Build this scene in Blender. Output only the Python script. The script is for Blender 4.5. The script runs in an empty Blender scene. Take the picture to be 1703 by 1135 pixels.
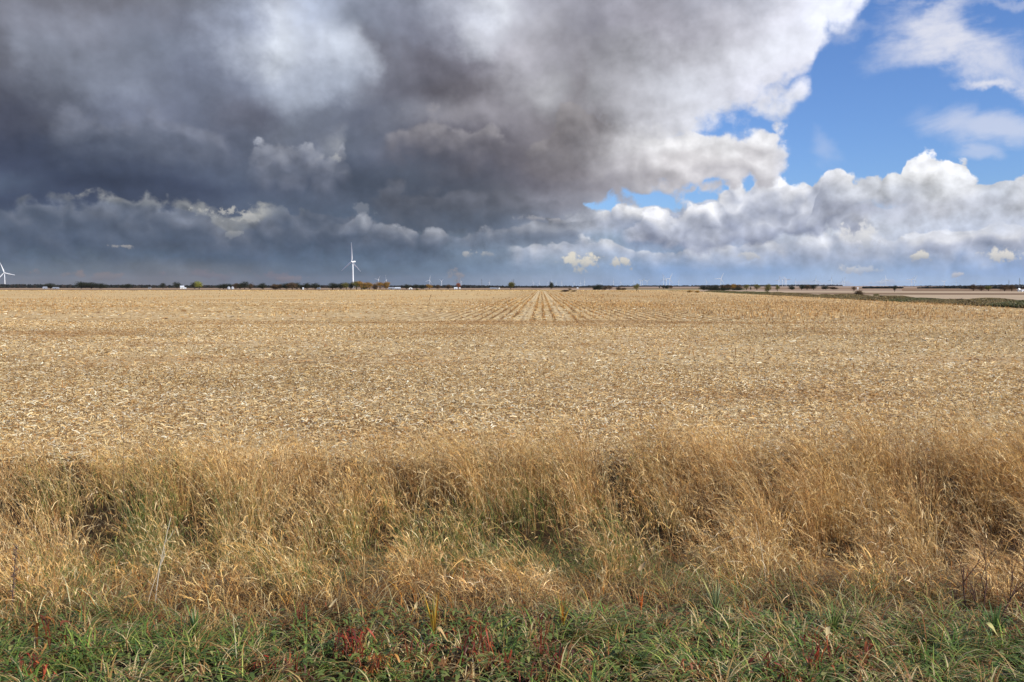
import bpy, bmesh, math, random
import numpy as np
from mathutils import Vector, Matrix

rng = np.random.default_rng(7)
random.seed(7)
scene = bpy.context.scene
COL = scene.collection
R = math.radians

# ------------------------------------------------------------------ camera
F = 1363.0                      # focal length in photo pixels (1703 wide)
HOR = 478.0                     # photo row of the horizon
PITCH = -math.atan((567.5 - HOR) / F)
H = 2.3
cam_d = bpy.data.cameras.new('camera')
cam_d.sensor_fit = 'HORIZONTAL'
cam_d.sensor_width = 36.0
cam_d.lens = 36.0 * F / 1703.0
cam_d.clip_start = 0.1
cam_d.clip_end = 60000
cam = bpy.data.objects.new('camera', cam_d)
COL.objects.link(cam)
cam.location = (0, 0, H)
cam.rotation_euler = (math.pi / 2 + PITCH, 0, 0)
scene.camera = cam


def ray(px, py):
    cx, cy = (px - 851.5) / F, (567.5 - py) / F
    c, s = math.cos(PITCH), math.sin(PITCH)
    return (cx, c - cy * s, s + cy * c)


def at(px, py, Y):
    """world point seen at a photo pixel, Y metres ahead"""
    d = ray(px, py)
    k = Y / d[1]
    return Vector((d[0] * k, Y, H + d[2] * k))


def az_v(px, py):
    d = ray(px, py)
    return math.atan2(d[0], d[1]), d[2] / d[1]


def lin(c):
    out = []
    for v in c[:3]:
        v = v / 255.0
        out.append(v / 12.92 if v <= 0.04045 else ((v + 0.055) / 1.055) ** 2.4)
    return tuple(out) + (1.0,)


# ------------------------------------------------------------------ node helper
class NB:
    def __init__(self, tree):
        self.t = tree
        self.n = tree.nodes
        self.l = tree.links
        self.n.clear()

    def new(self, kind, **props):
        nd = self.n.new(kind)
        for k, v in props.items():
            setattr(nd, k, v)
        return nd

    def put(self, sock, v):
        if v is None:
            return
        if isinstance(v, bpy.types.NodeSocket):
            self.l.new(v, sock)
        else:
            sock.default_value = v

    def m(self, op, a, b=None, c=None, clamp=False):
        nd = self.new('ShaderNodeMath', operation=op, use_clamp=clamp)
        for i, v in enumerate((a, b, c)):
            self.put(nd.inputs[i], v)
        return nd.outputs[0]

    def vm(self, op, a, b=None, s=None):
        nd = self.new('ShaderNodeVectorMath', operation=op)
        self.put(nd.inputs[0], a)
        self.put(nd.inputs[1], b)
        if s is not None:
            self.put(nd.inputs['Scale'], s)
        return nd.outputs['Value' if op in ('DOT_PRODUCT', 'LENGTH') else 'Vector']

    def sep(self, v):
        nd = self.new('ShaderNodeSeparateXYZ')
        self.put(nd.inputs[0], v)
        return nd.outputs[0], nd.outputs[1], nd.outputs[2]

    def comb(self, x, y, z):
        nd = self.new('ShaderNodeCombineXYZ')
        for i, v in enumerate((x, y, z)):
            self.put(nd.inputs[i], v)
        return nd.outputs[0]

    def mr(self, v, a, b, c=0.0, d=1.0, interp='SMOOTHSTEP'):
        nd = self.new('ShaderNodeMapRange', interpolation_type=interp)
        nd.clamp = False          # smoothstep is bounded by itself
        for i, x in enumerate((v, a, b, c, d)):
            self.put(nd.inputs[i], x)
        return nd.outputs[0]

    def mix(self, f, a, b, blend='MIX'):
        nd = self.new('ShaderNodeMix', data_type='RGBA', blend_type=blend)
        nd.clamp_factor = True
        self.put(nd.inputs[0], f)
        self.put(nd.inputs[6], a)
        self.put(nd.inputs[7], b)
        return nd.outputs[2]

    def ramp(self, f, stops, interp='LINEAR'):
        nd = self.new('ShaderNodeValToRGB')
        cr = nd.color_ramp
        cr.interpolation = interp
        while len(cr.elements) > 1:
            cr.elements.remove(cr.elements[-1])
        stops = sorted(stops, key=lambda s: s[0])
        cr.elements[0].position = stops[0][0]
        cr.elements[0].color = stops[0][1]
        for p, c in stops[1:]:
            e = cr.elements.new(min(max(p, 0.0), 1.0))
            e.color = c
        self.put(nd.inputs[0], f)
        return nd.outputs[0]

    def csc(self, c, k):
        """colour times a number, kept in colour sockets"""
        nd = self.new('ShaderNodeCombineColor')
        for i in range(3):
            self.put(nd.inputs[i], k)
        return self.mix(1.0, c, nd.outputs[0], 'MULTIPLY')

    def ctint(self, c, t):
        return self.mix(1.0, c, tuple(t) + (1.0,), 'MULTIPLY')

    def sepc(self, c):
        nd = self.new('ShaderNodeSeparateColor')
        self.put(nd.inputs[0], c)
        return nd.outputs[0], nd.outputs[1], nd.outputs[2]

    def noise(self, vec, scale, detail=4.0, rough=0.5, dist=0.0, color=False, lac=2.0):
        nd = self.new('ShaderNodeTexNoise')
        self.put(nd.inputs['Vector'], vec)
        nd.inputs['Scale'].default_value = scale
        nd.inputs['Detail'].default_value = detail
        nd.inputs['Roughness'].default_value = rough
        nd.inputs['Lacunarity'].default_value = lac
        nd.inputs['Distortion'].default_value = dist
        return nd.outputs['Color' if color else 'Fac']

    def voro(self, vec, scale, detail=2.0, rough=0.5, smooth=0.6):
        nd = self.new('ShaderNodeTexVoronoi', feature='SMOOTH_F1', normalize=True)
        self.put(nd.inputs['Vector'], vec)
        nd.inputs['Scale'].default_value = scale
        nd.inputs['Detail'].default_value = detail
        nd.inputs['Roughness'].default_value = rough
        nd.inputs['Smoothness'].default_value = smooth
        return nd.outputs['Distance']


# ------------------------------------------------------------------ sky
SUN_EL, SUN_AZ = 32.0, 130.0      # azimuth clockwise from +Y: behind the camera, to the right
world = bpy.data.worlds.new('World')
scene.world = world
world.use_nodes = True
W = NB(world.node_tree)
AZR = R(44)                        # azimuth half range covered by the cloud tables


def azf(px, py):
    return (az_v(px, py)[0] + AZR) / (2 * AZR)


tc = W.new('ShaderNodeTexCoord')
D = W.vm('NORMALIZE', tc.outputs['Generated'])
dx, dy, dz = W.sep(D)
az0 = W.m('ARCTAN2', dx, dy)
cosaz = W.m('MAXIMUM', W.m('COSINE', az0), 0.4)
hyp = W.m('SQRT', W.m('ADD', W.m('MULTIPLY', dx, dx), W.m('MULTIPLY', dy, dy)))
v0 = W.m('DIVIDE', W.m('DIVIDE', dz, W.m('MAXIMUM', hyp, 0.02)), cosaz)
# cloud-space coordinates: get finer towards the horizon as a real cloud deck does
P = W.vm('MULTIPLY', D, (1.0, 1.0, 1.12))
persp = W.m('ADD', W.m('MULTIPLY', W.m('MAXIMUM', dz, 0.0), 2.6), 0.22)   # size of features
wn = W.noise(P, 6.5, 6.0, 0.60, color=True)
wx, wy, wz = W.sepc(wn)
wamp = W.m('MULTIPLY', persp, 0.15)
wu = W.m('MULTIPLY', W.m('SUBTRACT', wx, 0.5), wamp)
wv = W.m('MULTIPLY', W.m('SUBTRACT', wy, 0.5), wamp)
az = W.m('ADD', az0, wu)
v = W.m('ADD', v0, wv)
v_lo = W.m('ADD', v0, W.m('MULTIPLY', wv, 0.42))
az_lo = W.m('ADD', az0, W.m('MULTIPLY', wu, 0.6))
AF_lo = W.m('DIVIDE', W.m('ADD', az_lo, AZR), 2 * AZR)
AF = W.m('DIVIDE', W.m('ADD', az, AZR), 2 * AZR)
AF0 = W.m('DIVIDE', W.m('ADD', W.m('ADD', az0, W.m('MULTIPLY', wu, 0.35)), AZR), 2 * AZR)


def vrow(y):
    return az_v(851.5, y)[1]


def grid(rows, v=v, AF=AF):
    """smooth colour table over azimuth and height: rows = [(y, [(x, rgb), ...])], top first"""
    rows = sorted(rows, key=lambda r: -r[0])
    out = None
    prev = None
    for y, stops in rows:
        c = W.ramp(AF, [(azf(x, y), lin(col)) for x, col in stops])
        if out is None:
            out = c
        else:
            out = W.mix(W.mr(v, vrow(prev), vrow(y)), out, c)
        prev = y
    return out


LO, HI = -0.1, 0.5


def edge(pts, interp='LINEAR'):
    """height of a cloud outline as a function of azimuth"""
    st = []
    for x, y in pts:
        a, vv = az_v(x, y)
        g = (vv - LO) / (HI - LO)
        st.append(((a + AZR) / (2 * AZR), (g, g, g, 1)))
    r = W.ramp(AF0, st, interp)
    rr = W.new('ShaderNodeSeparateColor')
    W.put(rr.inputs[0], r)
    return W.m('ADD', W.m('MULTIPLY', rr.outputs[0], HI - LO), LO)


# puffy detail
puff = W.m('ABSOLUTE', W.m('SUBTRACT', W.noise(P, 22.0, 1.5, 0.5), 0.5))
fine = W.noise(P, 40.0, 4.0, 0.6)
bump = W.m('ADD', W.m('MULTIPLY', W.m('SUBTRACT', puff, 0.12), 2.6), W.m('MULTIPLY', W.m('SUBTRACT', fine, 0.5), 1.0))
ebump = W.m('MULTIPLY', W.m('MULTIPLY', bump, persp), 0.075)
vb = W.m('SUBTRACT', v, ebump)         # for top outlines
vt = W.m('ADD', v, ebump)              # for bottom outlines
vb_lo = W.m('SUBTRACT', v_lo, W.m('MULTIPLY', ebump, 0.8))
vt_lo = W.m('ADD', v_lo, ebump)


def above(e, soft, vt=vt):                     # 1 above the outline
    s = W.m('MULTIPLY', persp, soft)
    return W.mr(W.m('DIVIDE', W.m('SUBTRACT', vt, e), s), -1.0, 1.0)


def below(e, soft, vb=vb):
    s = W.m('MULTIPLY', persp, soft)
    return W.mr(W.m('DIVIDE', W.m('SUBTRACT', e, vb), s), -1.0, 1.0)


def relief(scale, off, rough=0.55, det=5.0):
    P2 = W.vm('ADD', P, off)
    a = W.noise(P, scale, det, rough)
    b = W.noise(P2, scale, det, rough)
    return W.m('SUBTRACT', a, b)


def reliefv(scale, off):
    P2 = W.vm('ADD', P, off)
    a = W.m('ABSOLUTE', W.m('SUBTRACT', W.noise(P, scale, 2.0, 0.45), 0.5))
    b = W.m('ABSOLUTE', W.m('SUBTRACT', W.noise(P2, scale, 2.0, 0.45), 0.5))
    return W.m('SUBTRACT', a, b)


rel_big = relief(8.0, (0.022, 0.0, 0.03))
rel_fine = relief(26.0, (0.006, 0.0, 0.010), 0.58, 4.0)
rel_puff = reliefv(22.0, (0.008, 0.0, 0.014))

sky = W.new('ShaderNodeTexSky', sky_type='NISHITA')
sky.sun_disc = False
sky.sun_elevation = R(SUN_EL)
sky.sun_rotation = R(SUN_AZ)
sky.air_density = 1.0
sky.dust_density = 0.6
sky.ozone_density = 2.0
SKY_K = 0.085
blue = W.ctint(sky.outputs[0], (0.90 * SKY_K, 1.19 * SKY_K, 1.76 * SKY_K))
cur = blue

# high thin wisps in the blue, right
PS = W.vm('MULTIPLY', D, (1.0, 1.0, 2.6))
wis = W.noise(PS, 7.0, 6.0, 0.62, 0.6)


def blob(x, y, rx, ry, tilt=0.0, warped=True):
    a, vv = az_v(x, y)
    aa, bb = (az_lo, v_lo) if warped == 'lo' else (az, v)
    da = W.m('SUBTRACT', aa, a)
    db = W.m('SUBTRACT', bb, vv)
    if tilt:
        c, s = math.cos(tilt), math.sin(tilt)
        da, db = (W.m('ADD', W.m('MULTIPLY', da, c), W.m('MULTIPLY', db, s)),
                  W.m('SUBTRACT', W.m('MULTIPLY', db, c), W.m('MULTIPLY', da, s)))
    qa = W.m('DIVIDE', da, rx / F)
    qb = W.m('DIVIDE', db, ry / F)
    r2 = W.m('ADD', W.m('MULTIPLY', qa, qa), W.m('MULTIPLY', qb, qb))
    return W.m('SUBTRACT', 1.0, W.m('SQRT', r2))


def over(cur, alpha, color):
    return W.mix(alpha, cur, color)


wisp_col = lin((226, 228, 240))
for x, y, rx, ry, t, k in ((1585, 75, 150, 52, -0.10, 1.15), (1640, 112, 120, 42, -0.25, 1.0), (1500, 105, 70, 28, 0.1, 0.55),
                           (1640, 143, 62, 13, 0.08, 1.1), (1665, 212, 120, 40, -0.12, 0.75), (1690, 10, 160, 14, 0, 0.4),
                           (1470, 12, 60, 26, 0.2, 0.5), (1400, 80, 45, 22, 0.3, .4), (1380, 250, 26, 40, 0.7, .28), (1625, 262, 35, 18, 0.1, .5),
                           (1555, 40, 50, 26, 0.6, .8)):
    b = blob(x, y, rx, ry, t)
    a = W.mr(W.m('ADD', b, W.m('MULTIPLY', W.m('SUBTRACT', wis, 0.5), 1.9)), 0.0, 0.95, 0.0, k * 0.82)
    cur = over(cur, a, wisp_col)

# low bank: everything near the horizon and what shows below the dark deck
BG = [
 (300, [(0,(182,182,180)),(100,(172,172,172)),(180,(150,152,154)),(300,(125,130,138)),(450,(130,135,142)),(600,(90,100,115)),(1000,(190,194,205)),(1150,(226,228,234)),(1300,(232,234,240)),(1703,(225,228,236))]),
 (322, [(0,(112,118,131)),(90,(122,127,136)),(150,(160,160,158)),(210,(165,165,162)),(260,(140,143,147)),(340,(160,161,160)),(430,(186,186,182)),(480,(110,117,130)),(600,(92,100,114)),(1000,(190,194,205)),(1100,(205,208,216)),(1180,(200,203,214)),(1260,(216,219,227)),(1340,(200,204,216)),(1703,(215,218,228))]),
 (345, [(0,(80,92,112)),(120,(84,95,115)),(200,(92,101,118)),(290,(75,84,102)),(330,(112,116,122)),(370,(190,188,182)),(430,(186,186,182)),(465,(110,118,132)),(550,(92,102,120)),(620,(108,116,130)),(680,(85,95,112)),(800,(88,94,108)),(900,(120,124,135)),(980,(165,168,180)),(1030,(214,216,222)),(1090,(196,199,210)),(1150,(178,184,200)),(1210,(196,200,213)),(1300,(205,208,218)),(1400,(180,186,202)),(1500,(190,195,208)),(1600,(212,215,224)),(1703,(205,210,220))]),
 (375, [(0,(75,88,110)),(100,(80,92,112)),(200,(90,100,118)),(270,(88,96,115)),(300,(72,80,99)),(350,(76,84,103)),(385,(135,139,144)),(420,(90,98,113)),(520,(92,102,120)),(570,(122,128,140)),(615,(118,124,136)),(640,(88,98,115)),(700,(98,106,120)),(800,(90,98,114)),(900,(125,130,142)),(960,(176,179,190)),(1010,(168,174,190)),(1060,(142,152,174)),(1150,(150,158,180)),(1230,(172,178,196)),(1300,(190,194,207)),(1400,(205,208,217)),(1500,(196,200,212)),(1600,(195,200,214)),(1703,(190,195,210))]),
 (400, [(0,(70,86,112)),(100,(70,86,112)),(200,(84,98,118)),(250,(100,110,126)),(310,(88,98,114)),(400,(84,98,118)),(480,(84,100,120)),(550,(84,102,124)),(640,(98,112,130)),(700,(92,108,128)),(800,(105,118,138)),(900,(120,132,152)),(960,(140,152,174)),(1010,(160,178,200)),(1050,(128,142,168)),(1150,(134,145,168)),(1210,(150,158,180)),(1260,(176,182,198)),(1350,(188,193,206)),(1450,(196,200,211)),(1550,(168,176,196)),(1620,(175,182,200)),(1703,(158,168,192))]),
 (425, [(0,(82,100,122)),(150,(86,102,122)),(300,(80,98,122)),(500,(82,102,128)),(700,(95,115,140)),(850,(125,142,165)),(950,(165,176,192)),(1050,(150,166,190)),(1150,(144,162,190)),(1220,(168,180,202)),(1300,(150,166,194)),(1400,(172,182,204)),(1500,(152,169,198)),(1600,(140,158,190)),(1703,(140,160,195))]),
 (450, [(0,(92,106,124)),(120,(95,108,125)),(300,(100,108,122)),(380,(98,108,124)),(500,(88,106,130)),(650,(92,112,136)),(800,(110,132,160)),(950,(138,158,185)),(1100,(132,158,195)),(1300,(140,165,200)),(1400,(160,178,205)),(1500,(148,171,205)),(1703,(140,164,202))]),
 (472, [(0,(105,110,124)),(300,(108,111,124)),(500,(98,110,132)),(700,(105,122,148)),(900,(145,162,188)),(1100,(146,170,204)),(1400,(162,182,210)),(1703,(158,180,212))]),
]
bgc = grid(BG, v_lo, AF_lo)
bgk = W.m('ADD', 1.0, W.m('MULTIPLY', W.mr(v0, -0.005, 0.055, 0.22, 1.0), W.m('ADD', W.m('MULTIPLY', rel_fine, 1.3), W.m('MULTIPLY', rel_puff, 1.1))))
bgc = W.csc(bgc, bgk)
bgc = W.mix(1.0, bgc, W.mix(W.mr(az0, -0.1, 0.25), (0.98, 0.96, 0.93, 1), (1.06, 1.09, 1.12, 1)), 'MULTIPLY')
T = edge([(0,200),(900,200),(950,310),(985,347),(1020,343),(1060,350),(1105,342),(1150,336),(1180,326),(1215,306),(1290,298),(1360,296),(1385,318),(1450,335),(1703,320)])
cur = over(cur, W.m('MULTIPLY', below(T, 0.007, vb_lo), 0.985), bgc)



def layer(cur, Tp, Bp, top, mid, bot, sT=0.005, sB=0.03, alpha=0.97, k=1.0, hot=0.0, fade=0.025):
    """one cloud: crisp lit crest, body, soft shaded base; colours follow its own height"""
    Te, Be = edge(Tp), edge(Bp)
    x0, x1 = Tp[0][0], Tp[-1][0]
    q = W.m('DIVIDE', W.m('SUBTRACT', v_lo, Be), W.m('MAXIMUM', W.m('SUBTRACT', Te, Be), 0.004))
    q = W.m('ADD', q, W.m('MULTIPLY', rel_puff, 2.2 * k))
    c = W.ramp(W.mr(q, 0.0, 1.1, 0.0, 1.0, 'LINEAR'), [(0.0, lin(bot)), (0.5, lin(mid)), (0.85, lin(top)), (1.0, lin(tuple(min(255, t_ + hot) for t_ in top)))])
    c = W.csc(c, W.m('ADD', 1.0, W.m('ADD', W.m('MULTIPLY', rel_fine, 1.1 * k), W.m('MULTIPLY', rel_puff, 0.9 * k))))
    a = W.m('MULTIPLY', below(Te, sT, vb_lo), above(Be, sB, vt_lo))
    a0, a1 = az_v(x0, 350)[0], az_v(x1, 350)[0]
    if x0 > 5:
        a = W.m('MULTIPLY', a, W.mr(az_lo, a0, a0 + fade))
    if x1 < 1695:
        a = W.m('MULTIPLY', a, W.mr(az_lo, a1, a1 - min(fade, 0.03)))
    return W.mix(W.m('MULTIPLY', a, alpha), cur, c)


# paler far clouds low on the right, then the nearer grey-based ones
cur = layer(cur, [(840,412),(900,404),(950,398),(1000,394),(1045,410),(1100,416),(1200,405),(1300,393),(1400,380),(1445,372),(1480,390),(1560,386),(1640,378),(1703,374)],
            [(840,440),(1000,432),(1200,440),(1400,436),(1703,440)], (216,218,225), (188,194,210), (160,174,200), 0.006, 0.05, 0.8, 1.0, 14)
cur = layer(cur, [(1500,408),(1520,398),(1550,388),(1600,393),(1650,381),(1703,378)], [(1500,416),(1560,420),(1703,424)], (212,214,222), (176,182,200), (152,163,188), 0.005, 0.02, 0.9)
cur = layer(cur, [(1380,398),(1405,384),(1425,374),(1450,378),(1470,395)], [(1380,404),(1420,408),(1470,404)], (238,236,234), (214,214,218), (186,190,204), 0.005, 0.02, 0.85)
cur = layer(cur, [(980,356),(1000,346),(1022,342),(1062,351),(1100,350),(1125,372)], [(980,380),(1060,380),(1125,380)], (230,231,235), (200,203,213), (164,172,192), 0.005, 0.02, 0.95)
cur = layer(cur, [(1020,400),(1034,376),(1060,364),(1085,352),(1100,344),(1120,352),(1150,336),(1175,342),(1192,324),(1213,306),(1250,304),(1290,296),(1330,301),(1366,293),(1400,308),(1440,340),(1470,380)],
            [(1020,403),(1060,414),(1130,417),(1200,414),(1260,402),(1300,390),(1400,382),(1470,386)], (230,231,237), (190,195,210), (146,154,177), 0.005, 0.016, 0.97, 1.0, 14)
# left: a bright strip below the deck, and slate cloud with a ragged crest in front of it
cur = layer(cur, [(-60,270),(0,270),(200,290),(450,300)], [(-60,322),(0,322),(120,336),(240,350),(300,356),(380,384),(450,372)], (172,173,173), (168,170,170), (138,143,150), 0.01, 0.03, 0.9, 0.8)
cur = layer(cur, [(-60,312),(0,318),(60,322),(130,333),(200,341),(270,345),(300,337),(322,335),(345,352),(362,374),(390,384),(425,370),(462,350),(480,342),(540,340),(600,346),(640,366),(700,388),(760,396)],
            [(-60,430),(0,430),(760,430)], (104,112,128), (86,97,116), (78,92,114), 0.012, 0.06, 0.94, 0.8, 14)

# bright cumulus tower on the right
E_ = [
 (262, [(1340,(238,240,246)),(1703,(240,241,246))]),
 (290, [(1355,(215,218,226)),(1380,(222,224,232)),(1420,(238,239,243)),(1440,(205,209,219)),(1480,(236,238,242)),(1540,(243,244,247)),(1600,(236,238,242)),(1640,(210,215,226)),(1703,(226,229,236))]),
 (322, [(1350,(150,157,178)),(1375,(176,182,198)),(1420,(206,210,220)),(1470,(205,209,218)),(1500,(190,195,207)),(1560,(222,225,231)),(1610,(226,228,234)),(1640,(200,206,218)),(1703,(214,218,227))]),
 (346, [(1350,(146,153,174)),(1400,(158,163,180)),(1450,(165,170,186)),(1520,(184,188,201)),(1560,(200,203,213)),(1650,(190,195,208)),(1703,(205,209,219))]),
 (372, [(1350,(196,200,211)),(1450,(186,190,203)),(1703,(188,194,208))]),
]
ec = grid(E_, v_lo, AF_lo)
ek = W.m('ADD', 1.0, W.m('ADD', W.m('MULTIPLY', rel_fine, 1.3), W.m('MULTIPLY', rel_puff, 1.4)))
ec = W.csc(ec, ek)
T = edge([(1335,400),(1350,362),(1357,330),(1375,294),(1398,278),(1418,288),(1440,292),(1468,287),(1498,278),(1507,252),(1530,248),(1560,258),(1598,262),(1611,290),(1640,310),(1668,300),(1703,288)])
Bm = edge([(1340,352),(1400,362),(1500,372),(1703,380)])
cur = over(cur, W.m('MULTIPLY', below(T, 0.005, vb_lo), above(Bm, 0.035, vt_lo)), ec)

# the big grey deck and its bright right-hand lobe
GR = [
 (-60, [(0,(128,128,136)),(300,(120,122,132)),(450,(160,165,178)),(700,(145,148,158)),(850,(200,202,206)),(1000,(160,160,168)),(1200,(170,170,178)),(1400,(220,223,232))]),
 (0, [(0,(125,124,132)),(100,(118,118,126)),(200,(112,112,120)),(300,(118,120,130)),(400,(150,155,168)),(450,(178,181,192)),(520,(188,196,214)),(600,(150,153,168)),(700,(140,143,155)),(780,(178,179,188)),(830,(210,211,215)),(880,(172,171,178)),(1000,(150,148,155)),(1100,(160,158,165)),(1200,(168,168,175)),(1300,(205,205,212)),(1400,(228,231,238))]),
 (50, [(0,(120,120,128)),(60,(132,133,143)),(110,(137,139,150)),(200,(125,128,140)),(300,(115,118,130)),(400,(160,165,180)),(450,(208,211,219)),(520,(187,193,208)),(600,(140,145,158)),(680,(125,126,138)),(760,(150,150,160)),(800,(186,186,191)),(840,(178,176,181)),(900,(172,170,175)),(950,(148,146,152)),(1000,(140,138,145)),(1100,(155,152,158)),(1200,(185,183,188)),(1300,(216,215,221)),(1370,(228,229,236))]),
 (95, [(0,(105,106,115)),(50,(137,140,151)),(150,(130,134,146)),(250,(120,125,138)),(350,(140,145,160)),(420,(185,189,200)),(450,(212,215,221)),(500,(196,200,211)),(560,(200,204,213)),(590,(192,195,205)),(612,(128,128,138)),(700,(108,106,115)),(780,(125,122,130)),(850,(175,172,176)),(930,(150,147,152)),(1050,(150,148,152)),(1120,(178,176,180)),(1200,(202,201,205)),(1300,(222,222,227))]),
 (145, [(0,(95,97,108)),(100,(122,126,138)),(200,(137,142,156)),(300,(115,120,135)),(400,(125,130,145)),(480,(165,170,182)),(560,(165,170,182)),(615,(108,108,118)),(700,(100,97,104)),(780,(112,108,113)),(850,(150,147,150)),(900,(165,163,164)),(930,(150,148,150)),(955,(136,132,134)),(990,(158,156,158)),(1050,(172,170,173)),(1150,(202,202,206)),(1250,(220,219,225))]),
 (195, [(0,(75,78,92)),(60,(85,88,100)),(150,(112,117,132)),(250,(127,132,149)),(320,(106,111,126)),(400,(110,112,125)),(450,(100,102,115)),(500,(115,120,132)),(600,(98,102,115)),(640,(110,112,122)),(680,(124,124,132)),(760,(142,138,142)),(850,(138,134,138)),(930,(118,113,115)),(1000,(135,131,133)),(1050,(165,163,165)),(1150,(204,203,206)),(1220,(217,218,224))]),
 (240, [(0,(62,68,85)),(100,(66,73,90)),(200,(85,92,108)),(300,(98,104,120)),(360,(92,98,114)),(420,(98,104,119)),(480,(126,131,144)),(530,(112,118,133)),(575,(150,152,158)),(592,(98,104,117)),(700,(92,93,105)),(800,(100,97,104)),(900,(108,104,108)),(950,(132,128,131)),(1000,(176,172,172)),(1060,(212,209,208)),(1150,(216,214,214)),(1250,(230,229,231)),(1320,(222,224,230))]),
 (272, [(0,(66,73,92)),(100,(62,70,88)),(200,(68,76,94)),(300,(78,86,104)),(400,(84,92,108)),(500,(98,106,122)),(560,(105,111,124)),(600,(84,91,106)),(700,(84,88,100)),(800,(92,91,100)),(900,(106,102,107)),(960,(136,131,134)),(1010,(166,162,163)),(1060,(190,186,187)),(1150,(200,196,197)),(1250,(214,212,214)),(1310,(226,226,231))]),
 (300, [(0,(78,88,106)),(100,(60,68,87)),(200,(60,68,86)),(300,(65,73,92)),(400,(75,84,102)),(500,(82,90,108)),(600,(80,88,103)),(700,(80,86,98)),(800,(84,86,96)),(900,(98,96,103)),(1000,(146,142,146)),(1100,(178,174,177)),(1200,(202,200,204)),(1280,(216,216,221))]),
 (332, [(150,(66,75,95)),(300,(70,79,98)),(450,(85,95,112)),(550,(85,94,110)),(650,(78,86,100)),(750,(76,82,94)),(850,(92,94,102)),(950,(138,137,144)),(1050,(172,172,179)),(1200,(196,197,204))]),
 (385, [(500,(90,102,120)),(600,(85,98,115)),(700,(82,92,107)),(850,(100,110,125)),(1000,(165,170,182))]),
]
gc = grid(GR)
gk = W.m('ADD', 1.0, W.m('ADD', W.m('MULTIPLY', rel_big, 0.95), W.m('ADD', W.m('MULTIPLY', rel_fine, 0.5), W.m('MULTIPLY', rel_puff, 0.3))))
gc = W.csc(W.mix(1.0, gc, W.mix(W.mr(az0, -0.16, 0.05), (1.01, 1.05, 1.11, 1), (1.12, 1.15, 1.22, 1)), 'MULTIPLY'), gk)
B1 = edge([(0,292),(60,298),(130,312),(180,324),(250,328),(310,331),(380,330),(440,338),(480,352),(540,366),(600,378),(680,393),(760,398),(860,392),(930,375),(975,350),(1000,335),(1060,300),(1120,262),(1180,222),(1215,204),(1232,198),(1280,190),(1340,172),(1352,150),(1368,108),(1395,82),(1425,55),(1446,0),(1470,-60),(1520,-140),(1703,-420)])
right_ = W.mr(az0, 0.05, 0.25)
vt_mix = W.m('ADD', vt_lo, W.m('MULTIPLY', W.m('SUBTRACT', vt, vt_lo), W.m('MULTIPLY', right_, 0.8)))
aG = W.m('ADD', W.m('MULTIPLY', above(B1, 0.006, vt_mix), W.m('SUBTRACT', 1.0, right_)), W.m('MULTIPLY', above(B1, 0.024, vt_mix), right_))
T2 = edge([(940,150),(1000,190),(1200,206),(1228,212),(1262,212),(1290,222),(1306,240),(1318,262),(1332,282),(1345,330)])
B2 = edge([(850,345),(1000,338),(1060,332),(1100,324),(1160,330),(1200,321),(1250,306),(1295,294),(1318,268),(1332,240)])
aH = W.m('MULTIPLY', below(T2, 0.012), above(B2, 0.014))
cur = over(cur, W.m('MAXIMUM', aG, aH), gc)
# lobes within the deck
cur = layer(cur, [(405,258),(428,234),(450,227),(480,229),(512,222),(536,238),(556,264),(574,246),(582,258),(600,300)], [(405,318),(500,322),(600,318)], (146,150,162), (112,118,134), (90,98,115), 0.006, 0.05, 0.8, .8, 30)
cur = layer(cur, [(630,228),(645,212),(668,205),(705,208),(765,212),(830,224),(875,244)], [(630,262),(720,264),(875,272)], (154,151,156), (122,120,127), (96,95,104), 0.010, 0.05, 0.75, .8)
cur = layer(cur, [(870,262),(900,232),(930,192),(955,176),(985,174),(1006,186),(1035,206)], [(870,282),(950,270),(1035,250)], (142,138,140), (122,118,121), (108,104,108), 0.007, 0.06, 0.7, .8)
cur = layer(cur, [(1000,238),(1040,228),(1075,222),(1120,228),(1165,220),(1210,214),(1250,216),(1290,224),(1312,245),(1325,266)], [(1000,330),(1100,328),(1200,320),(1290,296),(1325,270)], (236,235,236), (216,213,214), (184,180,184), 0.02, 0.012, 0.7, .9, 8, 0.09)
cur = layer(cur, [(60,210),(110,180),(170,196),(230,178),(290,196),(350,214),(400,240)], [(60,262),(200,268),(400,276)], (124,129,144), (104,111,127), (84,92,109), 0.014, 0.06, 0.6, .8)
cur = layer(cur, [(610,330),(650,312),(720,322),(800,318),(880,330),(950,344)], [(610,372),(780,380),(950,366)], (104,107,118), (92,96,107), (82,88,100), 0.012, 0.05, 0.6, .8)
cur = layer(cur, [(560,372),(600,352),(640,364),(700,384),(780,388),(860,378),(930,366),(985,352)], [(560,408),(780,416),(985,396)], (148,152,162), (118,126,142), (98,110,130), 0.007, 0.04, 0.75, 1.0, 14)
# small hole of blue at the top
b = blob(512, -4, 26, 16)
cur = over(cur, W.mr(b, 0.0, 0.8, 0.0, 0.85), lin((120, 155, 215)))

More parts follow.
